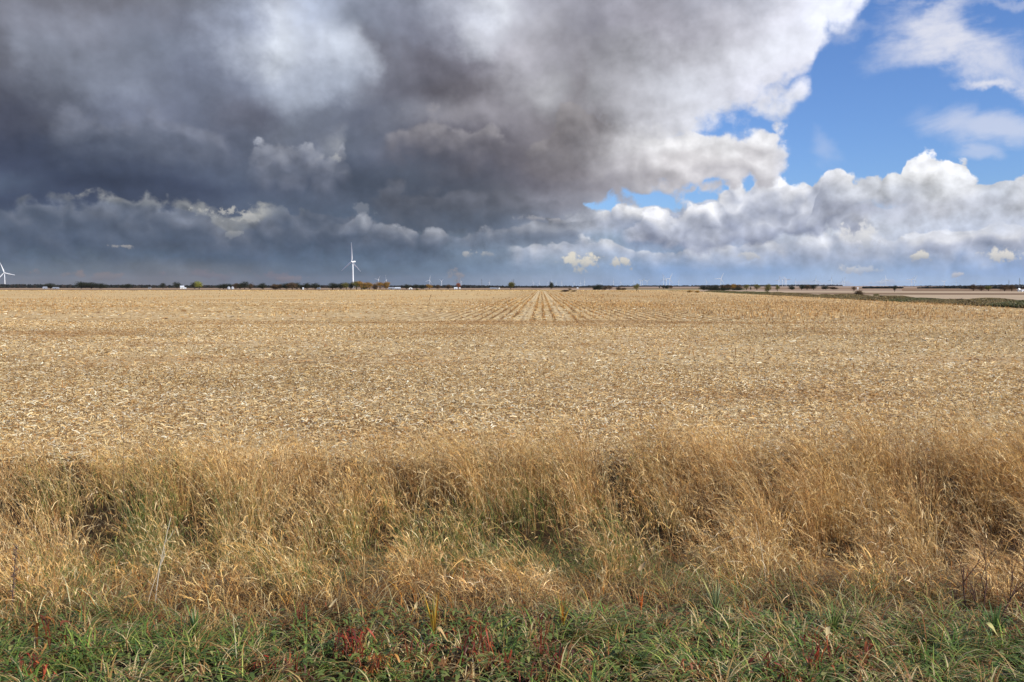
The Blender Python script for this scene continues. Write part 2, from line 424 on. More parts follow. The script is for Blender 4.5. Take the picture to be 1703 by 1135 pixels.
# small lit puffs and streaks
ragged = W.m('ADD', W.m('MULTIPLY', W.m('SUBTRACT', W.noise(D, 75.0, 4.0, 0.62), 0.5), 4.6), W.m('MULTIPLY', W.m('SUBTRACT', fine, 0.5), 1.2))
for x, y, rx, ry, col, k in (
    (965,434,34,17,(226,220,206),.95), (985,440,18,8,(215,210,200),.6), (1035,436,17,11,(220,214,202),.9), (790,421,26,7,(190,188,186),.75), (812,424,18,5,(170,172,176),.6),
    (1665,425,24,15,(226,222,216),.95), (1528,423,24,8,(222,218,210),.9), (1592,456,13,7,(205,202,206),.8),
    (1412,443,14,10,(215,214,216),.75), (1440,446,20,9,(205,208,216),.6), (1240,420,16,12,(214,212,210),.7), (1435,388,30,20,(226,226,228),.8),
    (208,414,26,4,(165,162,160),.8), (52,453,14,7,(130,120,124),.7), (115,456,24,8,(134,122,122),.65),
    (165,460,40,7,(130,120,122),.6), (345,457,60,9,(122,114,124),.55), (455,455,50,14,(124,116,126),.6), (490,462,30,8,(135,120,124),.5),
    (760,454,18,10,(165,152,146),.6), (570,260,14,12,(185,185,184),.5), (560,262,20,10,(160,163,170),.4), (372,345,52,10,(196,194,188),.75),
    (405,358,30,12,(190,189,184),.65), (418,352,22,9,(196,194,190),.6),
    (395,385,24,9,(160,162,164),.5), (600,352,22,14,(135,140,150),.5), (900,365,45,6,(176,174,178),.5), (1500,468,60,5,(190,192,206),.4), (1390,470,60,6,(182,186,204),.5)):
    bb = blob(x, y + ry * 0.2, rx * 0.9, ry * 0.9, 0.0, 'lo')
    a = W.mr(W.m('ADD', bb, ragged), 0.05, 0.8, 0.0, k)
    foot = W.mr(v_lo, az_v(x, y + ry)[1], az_v(x, y - ry * 0.3)[1])
    cc = lin(col)
    cur = over(cur, a, W.mix(foot, tuple(q * f for q, f in zip(cc[:3], (0.62, 0.66, 0.74))) + (1,), cc))

# beyond the mapped part of the sky: broken cloud all round
gn = W.noise(P, 3.0, 5.0, 0.55)
ga = W.mr(gn, 0.52, 0.64)
gcol = W.mix(W.mr(gn, 0.55, 0.72), lin((205, 208, 216)), lin((112, 116, 128)))
gen = W.mix(ga, blue, gcol)
aabs = W.m('ABSOLUTE', az0)
cur = W.mix(W.mr(aabs, R(38), R(52)), cur, gen)
cur = W.mix(W.mr(dz, 0.42, 0.60), cur, gen)
cur = W.mix(W.mr(dz, -0.02, -0.004), lin((120, 105, 80)), cur)
bg = W.new('ShaderNodeBackground')
W.put(bg.inputs[0], cur)
bg.inputs[1].default_value = 1.0
ow = W.new('ShaderNodeOutputWorld')
W.l.new(bg.outputs[0], ow.inputs[0])
world.cycles.sampling_method = 'MANUAL'
world.cycles.sample_map_resolution = 512

# ------------------------------------------------------------------ sun
sun_d = bpy.data.lights.new('sun', 'SUN')
sun_d.energy = 5.0
sun_d.angle = R(0.5)
sun_d.color = (1.0, 0.94, 0.85)
sun = bpy.data.objects.new('sun', sun_d)
COL.objects.link(sun)
sdir = Vector((math.sin(R(SUN_AZ)) * math.cos(R(SUN_EL)), math.cos(R(SUN_AZ)) * math.cos(R(SUN_EL)), math.sin(R(SUN_EL))))
sun.rotation_euler = sdir.to_track_quat('Z', 'Y').to_euler()
sun.location = (0, 0, 40)

scene.view_settings.view_transform = 'Standard'
scene.view_settings.look = 'None'
scene.view_settings.exposure = 0.0
scene.view_settings.gamma = 1.0
scene.render.engine = 'CYCLES'
scene.cycles.max_bounces = 6
scene.cycles.diffuse_bounces = 3
scene.cycles.transparent_max_bounces = 8
scene.cycles.volume_bounces = 0
scene.cycles.use_denoising = True


# ------------------------------------------------------------------ tagging and mesh helpers
def tag(o, label=None, cat=None, group=None, kind=None):
    if label:
        o['label'] = label
    if cat:
        o['category'] = cat
    if group:
        o['group'] = group
    if kind:
        o['kind'] = kind
    return o


def np_mesh(name, verts, faces_list, mat, cols=None, smooth=False):
    """verts (N,3); faces_list: list of (M,k) index arrays"""
    me = bpy.data.meshes.new(name)
    verts = np.ascontiguousarray(verts, dtype=np.float32)
    me.vertices.add(len(verts))
    me.vertices.foreach_set('co', verts.ravel())
    loops = np.concatenate([f.ravel() for f in faces_list]).astype(np.int32)
    sizes = np.concatenate([np.full(len(f), f.shape[1], dtype=np.int32) for f in faces_list])
    starts = np.concatenate([[0], np.cumsum(sizes)[:-1]]).astype(np.int32)
    me.loops.add(len(loops))
    me.loops.foreach_set('vertex_index', loops)
    me.polygons.add(len(sizes))
    me.polygons.foreach_set('loop_start', starts)
    if smooth:
        me.polygons.foreach_set('use_smooth', np.ones(len(sizes), dtype=bool))
    if cols is not None:
        at_ = me.color_attributes.new('tint', 'FLOAT_COLOR', 'POINT')
        c4 = np.ones((len(verts), 4), dtype=np.float32)
        c4[:, :3] = cols
        at_.data.foreach_set('color', c4.ravel())
    me.materials.append(mat)
    me.update()
    me.validate()
    return me


def link(name, me, parent=None, loc=(0, 0, 0)):
    o = bpy.data.objects.new(name, me)
    COL.objects.link(o)
    o.location = loc
    if parent:
        o.parent = parent
    return o


def noise2(x, y, seed=0, octaves=3, scale=1.0):
    """cheap smooth value noise, -1..1"""
    tot = np.zeros_like(x, dtype=float)
    amp, s, nrm = 1.0, scale, 0.0
    for k in range(octaves):
        xs, ys = x * s + seed * 17.3 + k * 5.1, y * s - seed * 9.7 + k * 3.7
        ix, iy = np.floor(xs), np.floor(ys)
        fx, fy = xs - ix, ys - iy
        fx, fy = fx * fx * (3 - 2 * fx), fy * fy * (3 - 2 * fy)

        def h(a, b):
            t = np.sin(a * 127.1 + b * 311.7 + seed * 74.7) * 43758.5453
            return (t - np.floor(t)) * 2 - 1
        tot += amp * ((h(ix, iy) * (1 - fx) + h(ix + 1, iy) * fx) * (1 - fy) + (h(ix, iy + 1) * (1 - fx) + h(ix + 1, iy + 1) * fx) * fy)
        nrm += amp
        amp *= 0.5
        s *= 2.03
    return tot / nrm


class Ribbons:
    """collects curved tapering leaf ribbons as one mesh"""
    def __init__(self):
        self.v, self.f, self.c, self.n = [], {}, [], 0

    def add(self, pts, width, wdir, col, taper=None, roll=None):
        """pts (N,S,3), width (N,), wdir (N,3) or (N,S,3), col (N,3)"""
        N, S, _ = pts.shape
        if taper is None:
            taper = np.linspace(1, 0.12, S)
        if wdir.ndim == 2:
            wdir = np.repeat(wdir[:, None, :], S, axis=1)
        off = wdir * (width[:, None] * taper[None, :] * 0.5)[..., None]
        vv = np.stack([pts - off, pts + off], axis=2).reshape(-1, 3)
        base = self.n + (np.arange(N)[:, None] * (S * 2))
        k = np.arange(S - 1)[None, :] * 2
        q = base + k
        f = np.stack([q, q + 1, q + 3, q + 2], axis=-1).reshape(-1, 4)
        self.v.append(vv.astype(np.float32))
        self.f.setdefault(4, []).append(f)
        self.c.append(np.repeat(col.astype(np.float32), S * 2, axis=0))
        self.n += N * S * 2

    def build(self, name, mat, parent=None):
        me = np_mesh(name, np.concatenate(self.v), [np.concatenate(x) for x in self.f.values()], mat, np.concatenate(self.c))
        return link(name, me, parent)


def hdir(a):
    return np.stack([np.cos(a), np.sin(a), np.zeros_like(a)], axis=-1)


def pick(palette, n, weights=None, jitter=0.12):
    pal = np.array([lin(c)[:3] for c in palette])
    if weights is not None:
        weights = np.array(weights, float)
        weights /= weights.sum()
    idx = rng.choice(len(pal), n, p=weights)
    c = pal[idx] * (1 + rng.normal(0, jitter, (n, 1)))
    return np.clip(c, 0.004, 0.9)


# ------------------------------------------------------------------ materials
def plant_mat(name, trans=0.3, rough=0.75, spec=0.25, attr=True, color=(0.1, 0.1, 0.1, 1), sub=None):
    m = bpy.data.materials.new(name)
    m.use_nodes = True
    b = NB(m.node_tree)
    out = b.new('ShaderNodeOutputMaterial')
    if attr:
        a = b.new('ShaderNodeAttribute', attribute_name='tint')
        c = a.outputs['Color']
    else:
        g = b.new('ShaderNodeNewGeometry')
        n = b.noise(g.outputs['Position'], 1.2, 3.0)
        c = b.mix(b.mr(n, 0.3, 0.7), color, tuple(x * 0.6 for x in color[:3]) + (1,))
    p = b.new('ShaderNodeBsdfPrincipled')
    b.put(p.inputs['Base Color'], c)
    p.inputs['Roughness'].default_value = rough
    p.inputs['Specular IOR Level'].default_value = spec
    if trans > 0:
        t = b.new('ShaderNodeBsdfTranslucent')
        b.put(t.inputs[0], c)
        mx = b.new('ShaderNodeMixShader')
        mx.inputs[0].default_value = trans
        b.l.new(p.outputs[0], mx.inputs[1])
        b.l.new(t.outputs[0], mx.inputs[2])
        b.l.new(mx.outputs[0], out.inputs[0])
    else:
        b.l.new(p.outputs[0], out.inputs[0])
    return m


def plain_mat(name, col, rough=0.6, metal=0.0, var=0.12, scale=1.0, spec=0.4):
    m = bpy.data.materials.new(name)
    m.use_nodes = True
    b = NB(m.node_tree)
    out = b.new('ShaderNodeOutputMaterial')
    g = b.new('ShaderNodeTexCoord')
    n = b.noise(g.outputs['Object'], scale, 5.0, 0.6)
    c = lin(col)
    dark = tuple(x * (1 - var * 2) for x in c[:3]) + (1,)
    p = b.new('ShaderNodeBsdfPrincipled')
    b.put(p.inputs['Base Color'], b.mix(b.mr(n, 0.35, 0.65), c, dark))
    p.inputs['Roughness'].default_value = rough
    p.inputs['Metallic'].default_value = metal
    p.inputs['Specular IOR Level'].default_value = spec
    b.l.new(p.outputs[0], out.inputs[0])
    return m


M_DRY = plant_mat('dry_grass', 0.18, 0.55, 0.35)
M_GREEN = plant_mat('green_grass', 0.22, 0.5, 0.4)
M_STRAW = plant_mat('corn_residue', 0.12, 0.7, 0.3)
M_LEAF = plant_mat('tree_leaf', 0.2, 0.8, 0.2)
M_TWIG = plant_mat('twig', 0.0, 0.8, 0.2)

# row direction: the corn rows run away from the road, a little to the right
RA = math.atan2(900 - 851.5, F)
rdir = np.array([math.sin(RA), math.cos(RA)])
rperp = np.array([math.cos(RA), -math.sin(RA)])


def field_mat():
    m = bpy.data.materials.new('corn_stubble_ground')
    m.use_nodes = True
    b = NB(m.node_tree)
    out = b.new('ShaderNodeOutputMaterial')
    pos = b.new('ShaderNodeNewGeometry').outputs['Position']
    px, py, pz = b.sep(pos)
    u = b.vm('DOT_PRODUCT', pos, (rperp[0], rperp[1], 0))
    w = b.vm('DOT_PRODUCT', pos, (rdir[0], rdir[1], 0))
    # chaff at several sizes
    n1 = b.noise(pos, 16.0, 5.0, 0.7)
    n2 = b.noise(b.vm('MULTIPLY', pos, (0.55, 0.9, 1)), 1.1, 5.0, 0.65)
    n3 = b.noise(pos, 0.045, 4.0, 0.55)
    n4 = b.noise(b.vm('MULTIPLY', pos, (0.012, 0.055, 1)), 1.0, 5.0, 0.6)
    c = b.ramp(n1, [(0.30, lin((124, 98, 64))), (0.42, lin((184, 154, 106))), (0.54, lin((216, 188, 138))), (0.68, lin((240, 218, 174)))])
    # far away the chaff melts into an even straw tone
    soil = b.noise(b.vm('MULTIPLY', pos, (0.22, 0.5, 1)), 1.0, 4.0, 0.6)
    c = b.mix(b.m('MULTIPLY', b.mr(soil, 0.5, 0.66), 0.55), c, lin((138, 104, 64)))
    far = b.mr(py, 30.0, 110.0)
    c = b.mix(far, c, b.ramp(n2, [(0.30, lin((182, 150, 98))), (0.5, lin((208, 176, 122))), (0.70, lin((228, 200, 148)))]))
    c = b.mix(b.m('MULTIPLY', b.mr(n3, 0.42, 0.66), 0.4), c, lin((204, 164, 108)))
    c = b.mix(b.m('MULTIPLY', b.mr(n4, 0.48, 0.7), 0.45), c, lin((236, 210, 162)))
    # rows, past the headland
    wob = b.m('MULTIPLY', b.m('SUBTRACT', b.noise(b.comb(b.m('MULTIPLY', w, 0.06), u, 0), 0.7, 2.0), 0.5), 0.5)
    uu = b.m('ADD', u, wob)
    s = b.m('SINE', b.m('MULTIPLY', uu, 2 * math.pi / 0.76))
    rown = b.noise(b.comb(b.m('MULTIPLY', w, 0.02), b.m('MULTIPLY', u, 0.3), 0), 1.0, 3.0, 0.6)
    mask = b.m('MULTIPLY', b.mr(b.m('ADD', w, b.m('MULTIPLY', n2, 16.0)), 50.0, 72.0), b.mr(rown, 0.25, 0.5))
    lat = b.m('MULTIPLY', b.mr(u, -16.0, -3.0, 0.12, 1.0), b.mr(u, 70.0, 24.0, 0.25, 1.0))
    c = b.mix(b.m('MULTIPLY', b.m('MULTIPLY', b.mr(s, 0.1, 0.95), mask), b.m('MULTIPLY', lat, 0.95)), c, lin((140, 102, 58)))
    for u0 in (-1.33, 1.71):
        band = b.mr(b.m('ABSOLUTE', b.m('SUBTRACT', uu, u0)), 0.1, 0.7, 1.0, 0.0)
        c = b.mix(b.m('MULTIPLY', b.m('MULTIPLY', band, b.mr(b.m('ADD', w, b.m('MULTIPLY', n2, 16.0)), 56.0, 72.0)), b.m('MULTIPLY', b.mr(n2, 0.2, 0.55), 0.5)), c, lin((236, 214, 168)))
    # old wheel tracks sweeping across the far part
    for a0, yy, k in ((0.03, 260, .5), (-0.02, 160, .5), (0.012, 118, .4), (-0.05, 340, .5)):
        tk = b.m('SUBTRACT', b.m('ADD', py, b.m('MULTIPLY', n3, 26.0)), b.m('ADD', b.m('MULTIPLY', px, a0 * 6), yy))
        c = b.mix(b.m('MULTIPLY', b.mr(b.m('ABSOLUTE', tk), 2.0, 7.0, 1.0, 0.0), k * 0.7), c, lin((190, 144, 84)))
    p = b.new('ShaderNodeBsdfPrincipled')
    b.put(p.inputs['Base Color'], c)
    p.inputs['Roughness'].default_value = 0.9
    p.inputs['Specular IOR Level'].default_value = 0.15
    bp = b.new('ShaderNodeBump')
    bp.inputs['Strength'].default_value = 0.9
    bp.inputs['Distance'].default_value = 0.05
    b.put(bp.inputs['Height'], n1)
    b.l.new(bp.outputs[0], p.inputs['Normal'])
    b.l.new(p.outputs[0], out.inputs[0])
    return m


def ground_mat(name, cols, scale, stretch=(1, 1, 1), rough=0.95):
    m = bpy.data.materials.new(name)
    m.use_nodes = True
    b = NB(m.node_tree)
    out = b.new('ShaderNodeOutputMaterial')
    pos = b.new('ShaderNodeNewGeometry').outputs['Position']
    n = b.noise(b.vm('MULTIPLY', pos, stretch), scale, 6.0, 0.6)
    k = len(cols)
    c = b.ramp(n, [(0.32 + 0.36 * i / max(k - 1, 1), lin(cc)) for i, cc in enumerate(cols)])
    p = b.new('ShaderNodeBsdfPrincipled')
    b.put(p.inputs['Base Color'], c)
    p.inputs['Roughness'].default_value = rough
    p.inputs['Specular IOR Level'].default_value = 0.1
    b.l.new(p.outputs[0], out.inputs[0])
    return m


# ------------------------------------------------------------------ terrain
def gz(x, y):
    """height of the ground: road shoulder, ditch, then the flat field"""
    x = np.asarray(x, float)
    y = np.asarray(y, float) + 0.22 * noise2(np.asarray(x, float), np.asarray(y, float) * 0, 3, 2, 0.35)
    ys = [-50, 3.3, 4.0, 4.6, 5.4, 6.5, 7.4, 8.6, 9.8, 11.2, 30000]
    zs = [0.66, 0.64, 0.58, 0.46, 0.26, -0.02, -0.16, -0.08, 0.0, 0.0, 0.0]
    z = np.interp(y, ys, zs)
    near = np.clip((14 - y) / 3, 0, 1)
    return z + near * 0.05 * noise2(x, y, 5, 3, 0.9)


def sheet(name, xs, ys, mat, zoff=0.0, zf=None):
    X, Y = np.meshgrid(xs, ys)
    Z = (zf or gz)(X, Y) + zoff
    V = np.stack([X, Y, Z], -1).reshape(-1, 3)
    nx, ny = len(xs), len(ys)
    i = (np.arange(ny - 1)[:, None] * nx + np.arange(nx - 1)[None, :]).ravel()
    Fq = np.stack([i, i + 1, i + nx + 1, i + nx], -1)
    me = np_mesh(name, V, [Fq], mat, smooth=True)
    return tag(link(name, me), kind='structure')


gx = np.concatenate([-np.geomspace(26000, 45, 26), np.linspace(-40, 40, 161), np.geomspace(45, 26000, 26)])
gy = np.concatenate([[-26000, -8000, -2000, -400, -100, -30], np.linspace(-10, 14, 97), np.geomspace(16, 26000, 40)])
M_SOIL = ground_mat('tilled_soil', [(120, 96, 72), (146, 118, 90), (168, 138, 106)], 0.012, (0.35, 1, 1))
ground = sheet('ground', gx, gy, M_SOIL, -0.01)
ground['label'] = 'brown farmland soil stretching to the horizon'
# verge: litter-brown soil under the grass
M_VERGE = ground_mat('verge_soil', [(38, 29, 19), (60, 46, 29), (92, 71, 45)], 9.0)
verge = sheet('verge', np.linspace(-40, 40, 201), np.linspace(-10, 11.4, 100), M_VERGE, -0.002)
verge['label'] = 'grassy road verge and ditch along the field'

# stubble field: right boundary runs away at an angle
BX0, BY0, BX1, BY1 = 56.0, 89.6, 89.0, 348.0
bslope = (BX1 - BX0) / (BY1 - BY0)


def border_x(y):
    return BX0 + (y - BY0) * bslope


fys = np.concatenate([np.linspace(10.6, 20, 30), np.geomspace(21, 520, 60)])
M_FIELD = field_mat()
rows_ = []
t = np.concatenate([-np.geomspace(1.0, 0.004, 30), [0], np.geomspace(0.004, 1.0, 30)])
VV = []
for yy in fys:
    xr = border_x(yy)
    xs_ = np.where(t < 0, t * 900.0, t * xr)
    ye = np.full_like(xs_, yy)
    zz = 0.004 + 0.03 * noise2(xs_, ye, 11, 3, 0.5) * (yy < 60)
    if yy <= 10.7:
        zz = zz - 0.08
    zz = np.maximum(zz, -0.0) + 0.004 if yy > 10.7 else zz
    VV.append(np.stack([xs_, ye, zz], -1))
VV = np.array(VV)
nyf, nxf = VV.shape[:2]
i = (np.arange(nyf - 1)[:, None] * nxf + np.arange(nxf - 1)[None, :]).ravel()
fld = link('stubble_field', np_mesh('stubble_field', VV.reshape(-1, 3), [np.stack([i, i + 1, i + nxf + 1, i + nxf], -1)], M_FIELD, smooth=True))
tag(fld, kind='structure')
fld['label'] = 'harvested corn field covered in pale chopped stalks'

# far plots beyond the field, as thin sheets laid on the ground
plot_cols = {
    'pale': [(176, 152, 122), (192, 168, 136), (206, 184, 150)],
    'pink': [(150, 124, 102), (166, 140, 116), (182, 156, 130)],
    'brown': [(112, 92, 70), (134, 108, 82), (150, 124, 92)],
    'olive': [(104, 104, 66), (124, 120, 78), (150, 138, 92)],
    'straw': [(196, 166, 112), (208, 178, 124), (220, 192, 140)],
}
plot_mats = {k: ground_mat('plot_' + k, v, 0.02, (0.3, 1, 1)) for k, v in plot_cols.items()}


def gpt(px, py, z=0.0):
    d = ray(px, py)
    k = (z - H) / d[2]
    return (d[0] * k, d[1] * k)


def plot(pix, mat, z, label):
    pts = [gpt(*p) for p in pix]
    bm = bmesh.new()
    bm.faces.new([bm.verts.new((a, b_, z)) for a, b_ in pts])
    bmesh.ops.recalc_face_normals(bm, faces=bm.faces)
    me = bpy.data.meshes.new('farmland_plot')
    bm.to_mesh(me)
    bm.free()
    me.materials.append(plot_mats[mat])
    o = tag(link('farmland_plot', me), kind='structure')
    o['label'] = label
    return o


plot([(-500, 483.6), (1120, 483.2), (1120, 481.2), (-500, 481.4)], 'brown', 0.004, 'strip of brown rough ground past the stubble field')
plot([(-500, 481.4), (900, 481.2), (900, 480.1), (-500, 480.2)], 'pink', 0.004, 'pale strip in front of the tree line')
plot([(1080, 486.5), (1290, 493.2), (1480, 499.5), (1900, 514), (2600, 520), (2600, 491.5), (1700, 491.0), (1440, 490.5), (1120, 484.5)], 'pale', 0.004, 'pale bean stubble beyond the ditch bank')
plot([(1120, 484.4), (1440, 490.2), (1703, 490.8), (2600, 491.2), (2600, 488.4), (1703, 488.2), (1300, 487.0), (1090, 483.4)], 'brown', 0.008, 'brown band between two pale plots')
plot([(1100, 483.2), (1300, 486.9), (1703, 488.1), (2600, 488.3), (2600, 484.8), (1703, 485.2), (1330, 484.4), (1100, 481.6)], 'pale', 0.012, 'pale plot before the hedgerow woods')
plot([(900, 483.0), (1100, 483.0), (1330, 484.3), (1500, 484.4), (1500, 481.6), (900, 480.2)], 'pink', 0.016, 'dusty pink plot in the middle distance')
plot([(1040, 481.4), (1240, 482.4), (1240, 481.0), (1020, 480.4)], 'olive', 0.020, 'grey green strip in the middle distance')


# rising farmland on the right horizon
def hill(name, prof, Y0, Y1, matn, label, zpow=1.0):
    xs = np.array([p[0] for p in prof], float)
    dense = np.linspace(xs[0], xs[-1], 120)
    hy = np.interp(dense, xs, [p[1] for p in prof])
    V = []
    for k, (Y, f) in enumerate([(Y0, 0.0), (Y0 + (Y1 - Y0) * .3, .25), (Y0 + (Y1 - Y0) * .65, .7), (Y1, 1.0), (Y1 * 1.15, 0.9), (Y1 * 1.5, 0.0)]):
        for pxx, h_ in zip(dense, hy):
            d = ray(pxx, HOR)
            zt = max(0.0, H + (HOR - h_) / F * Y1)
            V.append((d[0] / d[1] * Y, Y, zt * f - 0.3 * (f == 0)))
    V = np.array(V)
    nx = len(dense)
    i = (np.arange(5)[:, None] * nx + np.arange(nx - 1)[None, :]).ravel()
    me = np_mesh(name, V, [np.stack([i, i + 1, i + nx + 1, i + nx], -1)], plot_mats[matn], smooth=True)
    o = tag(link(name, me), kind='structure')
    o['label'] = label
    return o


hill('hill', [(1010, 478.2), (1060, 477.3), (1180, 477.2), (1300, 476.6), (1400, 476.2), (1480, 476.0), (1600, 476.4), (1750, 476.0), (2100, 478)], 3400, 6200, 'pink', 'low pinkish farmland rise on the right horizon')
hill('hill', [(860, 478.2), (920, 477.4), (1100, 477.0), (1300, 476.2), (1500, 476.4), (1620, 475.6), (1703, 474.8), (1900, 474.6), (2200, 477)], 7000, 9500, 'olive', 'darker ridge behind the pink farmland rise')

# ------------------------------------------------------------------ corn residue on the field
HALF = 0.70                      # tan of the half angle that gets detail (wider than the frame)


def wedge(n, y0, y1, power=1.0):
    """points spread evenly over the part of the field between y0 and y1"""
    y = np.sqrt(rng.uniform(y0 ** 2, y1 ** 2, n)) if power == 1 else y0 * (y1 / y0) ** rng.uniform(0, 1, n)
    x = rng.uniform(-1, 1, n) * (HALF * y + 1.0)
    k = x < border_x(y) - 0.5
    return x[k], y[k]


rb = Ribbons()
STRAW = [(222, 210, 180), (228, 208, 162), (214, 186, 134), (198, 164, 108), (172, 134, 80), (140, 104, 64), (240, 228, 196), (96, 74, 50), (222, 190, 130), (172, 124, 72)]
SW = [2.6, 3.4, 5, 4.4, 2.8, 1.5, 1.0, 0.8, 2.6, 1.3]
for n, y0, y1, lmin, lmax, wmin, wmax, lift in ((220000, 10.3, 24, .03, .18, .006, .028, .022), (170000, 24, 56, .05, .22, .014, .045, .03), (40000, 56, 140, .15, .5, .04, .10, .03)):
    x, y = wedge(n, y0, y1)
    n = len(x)
    # patches with more or less trash
    dens = noise2(x, y, 21, 3, 0.35)
    keep = rng.uniform(-1.5, 1.2, n) < dens + 0.45
    x, y = x[keep], y[keep]
    n = len(x)
    L = rng.uniform(lmin, lmax, n) * rng.uniform(0.6, 1.0, n)
    a = rng.uniform(0, math.pi * 2, n)
    base = np.stack([x, y, 0.012 + rng.uniform(0, 0.04, n)], -1)
    dr = hdir(a)
    up = np.array([0, 0, 1.0])
    rise = np.abs(rng.normal(0, lift, n))
    bow = rng.uniform(-0.3, 0.8, n)
    S = 3 if y1 < 61 else 2
    tt = np.linspace(0, 1, S)
    pts = base[:, None, :] + dr[:, None, :] * (L[:, None] * tt)[..., None] + up * ((rise[:, None] * tt) * (1.0 + bow[:, None] * (0.5 - tt) * 2) + 0.012 * np.sin(tt * math.pi))[..., None]
    tilt = rng.uniform(-0.9, 0.9, n)
    side = hdir(a + math.pi / 2) * np.cos(tilt)[:, None] + up * np.sin(tilt)[:, None]
    col = pick(STRAW, n, SW, 0.10)
    br = 1 + 0.22 * noise2(x, y * 1.6, 31, 3, 0.12)
    col = col * br[:, None]
    # the crossing headland and strips where the brown stalk bases dominate
    brown = np.clip(noise2(x, y * 2.4, 41, 4, 0.11) * 1.9 - 0.25, 0, 0.65)[:, None]
    col = col * (1 - brown) + np.array(lin((158, 112, 60))[:3]) * brown
    rb.add(pts, rng.uniform(wmin, wmax, n), side, col, np.linspace(1, 0.55, S))
res = rb.build('corn_residue', M_STRAW)
tag(res, 'chopped corn leaves and husks littering the harvested field', 'crop residue', kind='stuff')

# cut stalks still standing, in rows
rb = Ribbons()


def stubble(u, w, hmin, hmax, wd, pal, wts, shaky=0.08):
    x = u * rperp[0] + w * rdir[0]
    y = u * rperp[1] + w * rdir[1]
    k = (np.abs(x) < HALF * y + 2) & (x < border_x(y) - 0.6) & (y > 11.5)
    x, y = x[k], y[k]
    n = len(x)
    x = x + rng.normal(0, shaky, n)
    h = rng.uniform(hmin, hmax, n)
    a = rng.uniform(0, 2 * math.pi, n)
    lean = hdir(a) * (h * np.abs(rng.normal(0, 0.35, n)))[:, None]
    base = np.stack([x, y, np.zeros(n)], -1)
    tt = np.linspace(0, 1, 2)
    pts = base[:, None, :] + lean[:, None, :] * tt[None, :, None] + np.array([0, 0, 1.0]) * (h[:, None] * tt)[..., None]
    col = pick(pal, n, wts, 0.12)
    sd = hdir(rng.uniform(-0.9, 0.9, n))
    rb.add(pts, wd * rng.uniform(0.7, 1.3, n), sd, col, np.array([1.0, 0.8]))


SP = [(168, 122, 66), (146, 104, 56), (190, 148, 90), (214, 180, 122), (116, 80, 44)]
for y0, y1, sp, rs, wd in ((50, 120, 0.24, 0.76, 0.035), (120, 240, 0.6, 1.52, 0.07), (240, 500, 1.8, 3.04, 0.16)):
    us = np.arange(-(HALF * y1 + 6), (HALF * y1 + 6), rs)
    ws = np.arange(y0, y1, sp)
    U, Wv = np.meshgrid(us, ws)
    U, Wv = U.ravel(), Wv.ravel()
    U = np.round(U / 0.76) * 0.76 + 0.19
    Wv = Wv + rng.uniform(-sp / 2, sp / 2, len(Wv))
    thin = noise2(U * 0.6, Wv * 0.10, 51, 3, 0.25)
    keep = (rng.uniform(-1, 1, len(U)) < thin * 1.4 - 0.15 - 1.2 * np.clip((62 + 8 * noise2(U, Wv, 55, 3, 0.2) - Wv) / 12, 0, 1) - 0.6 * np.clip((-3 - U) / 10, 0, 1)) & ((np.abs(U + 1.33) > 0.5) & (np.abs(U - 1.71) > 0.5) | (rng.uniform(0, 1, len(U)) < 0.25))
    stubble(U[keep], Wv[keep], 0.10, 0.28, wd, SP, [3, 2, 3, 2, 1])
# scattered stubs in the headland, whose rows run across
for (w0, w1, dens_) in ((14, 50, 0.45),):
    ws = np.arange(w0, w1, 0.76)
    us = np.arange(-36, 36, 0.22)
    U, Wv = np.meshgrid(us, ws)
    U, Wv = U.ravel(), Wv.ravel() + rng.normal(0, 0.06, U.size)
    thin = noise2(U, Wv, 61, 3, 0.13) + 0.5 * np.clip((U - 4) / 20, -0.4, 1)
    keep = rng.uniform(0.05, 2.6, len(U)) < thin
    stubble(U[keep], Wv[keep], 0.07, 0.24, 0.026, SP, [3, 3, 2, 1, 2], 0.1)
stb = rb.build('corn_stubble', M_STRAW)
tag(stb, 'short brown cut corn stalks standing in rows across the field', 'stubble', kind='stuff')


# ------------------------------------------------------------------ verge grasses
def mound(x, y):
    return noise2(x, y * 1.25, 71, 3, 0.42)


UP = np.array([0, 0, 1.0])


PITS = [(60, 850, 60, 26), (190, 885, 40, 30), (120, 830, 50, 20), (340, 862, 36, 26), (675, 792, 40, 14), (735, 820, 60, 12), (635, 880, 45, 30), (560, 890, 36, 24),
        (890, 872, 75, 26), (1040, 850, 70, 26), (1130, 905, 70, 34), (1200, 860, 40, 26), (1395, 905, 45, 36), (1330, 880, 30, 20), (1500, 890, 30, 26), (1600, 900, 40, 24),
        (1695, 870, 30, 34), (1080, 1000, 70, 24), (780, 930, 70, 26), (700, 975, 50, 22), (430, 960, 60, 22), (300, 930, 60, 22), (480, 850, 30, 20), (1300, 980, 50, 20), (960, 900, 50, 30), (1450, 810, 50, 12), (1250, 790, 50, 12), (30, 800, 40, 12), (540, 800, 40, 12)]
MOUNDS = [(720, 755, 70, 26, .34), (850, 745, 90, 16, .2), (960, 850, 60, 40, .30), (100, 780, 90, 20, .2), (1180, 760, 120, 20, .25), (1560, 745, 160, 30, .35), (1480, 830, 120, 30, .2), (460, 800, 120, 26, .2), (1270, 860, 70, 26, .2), (1650, 740, 90, 24, .3)]


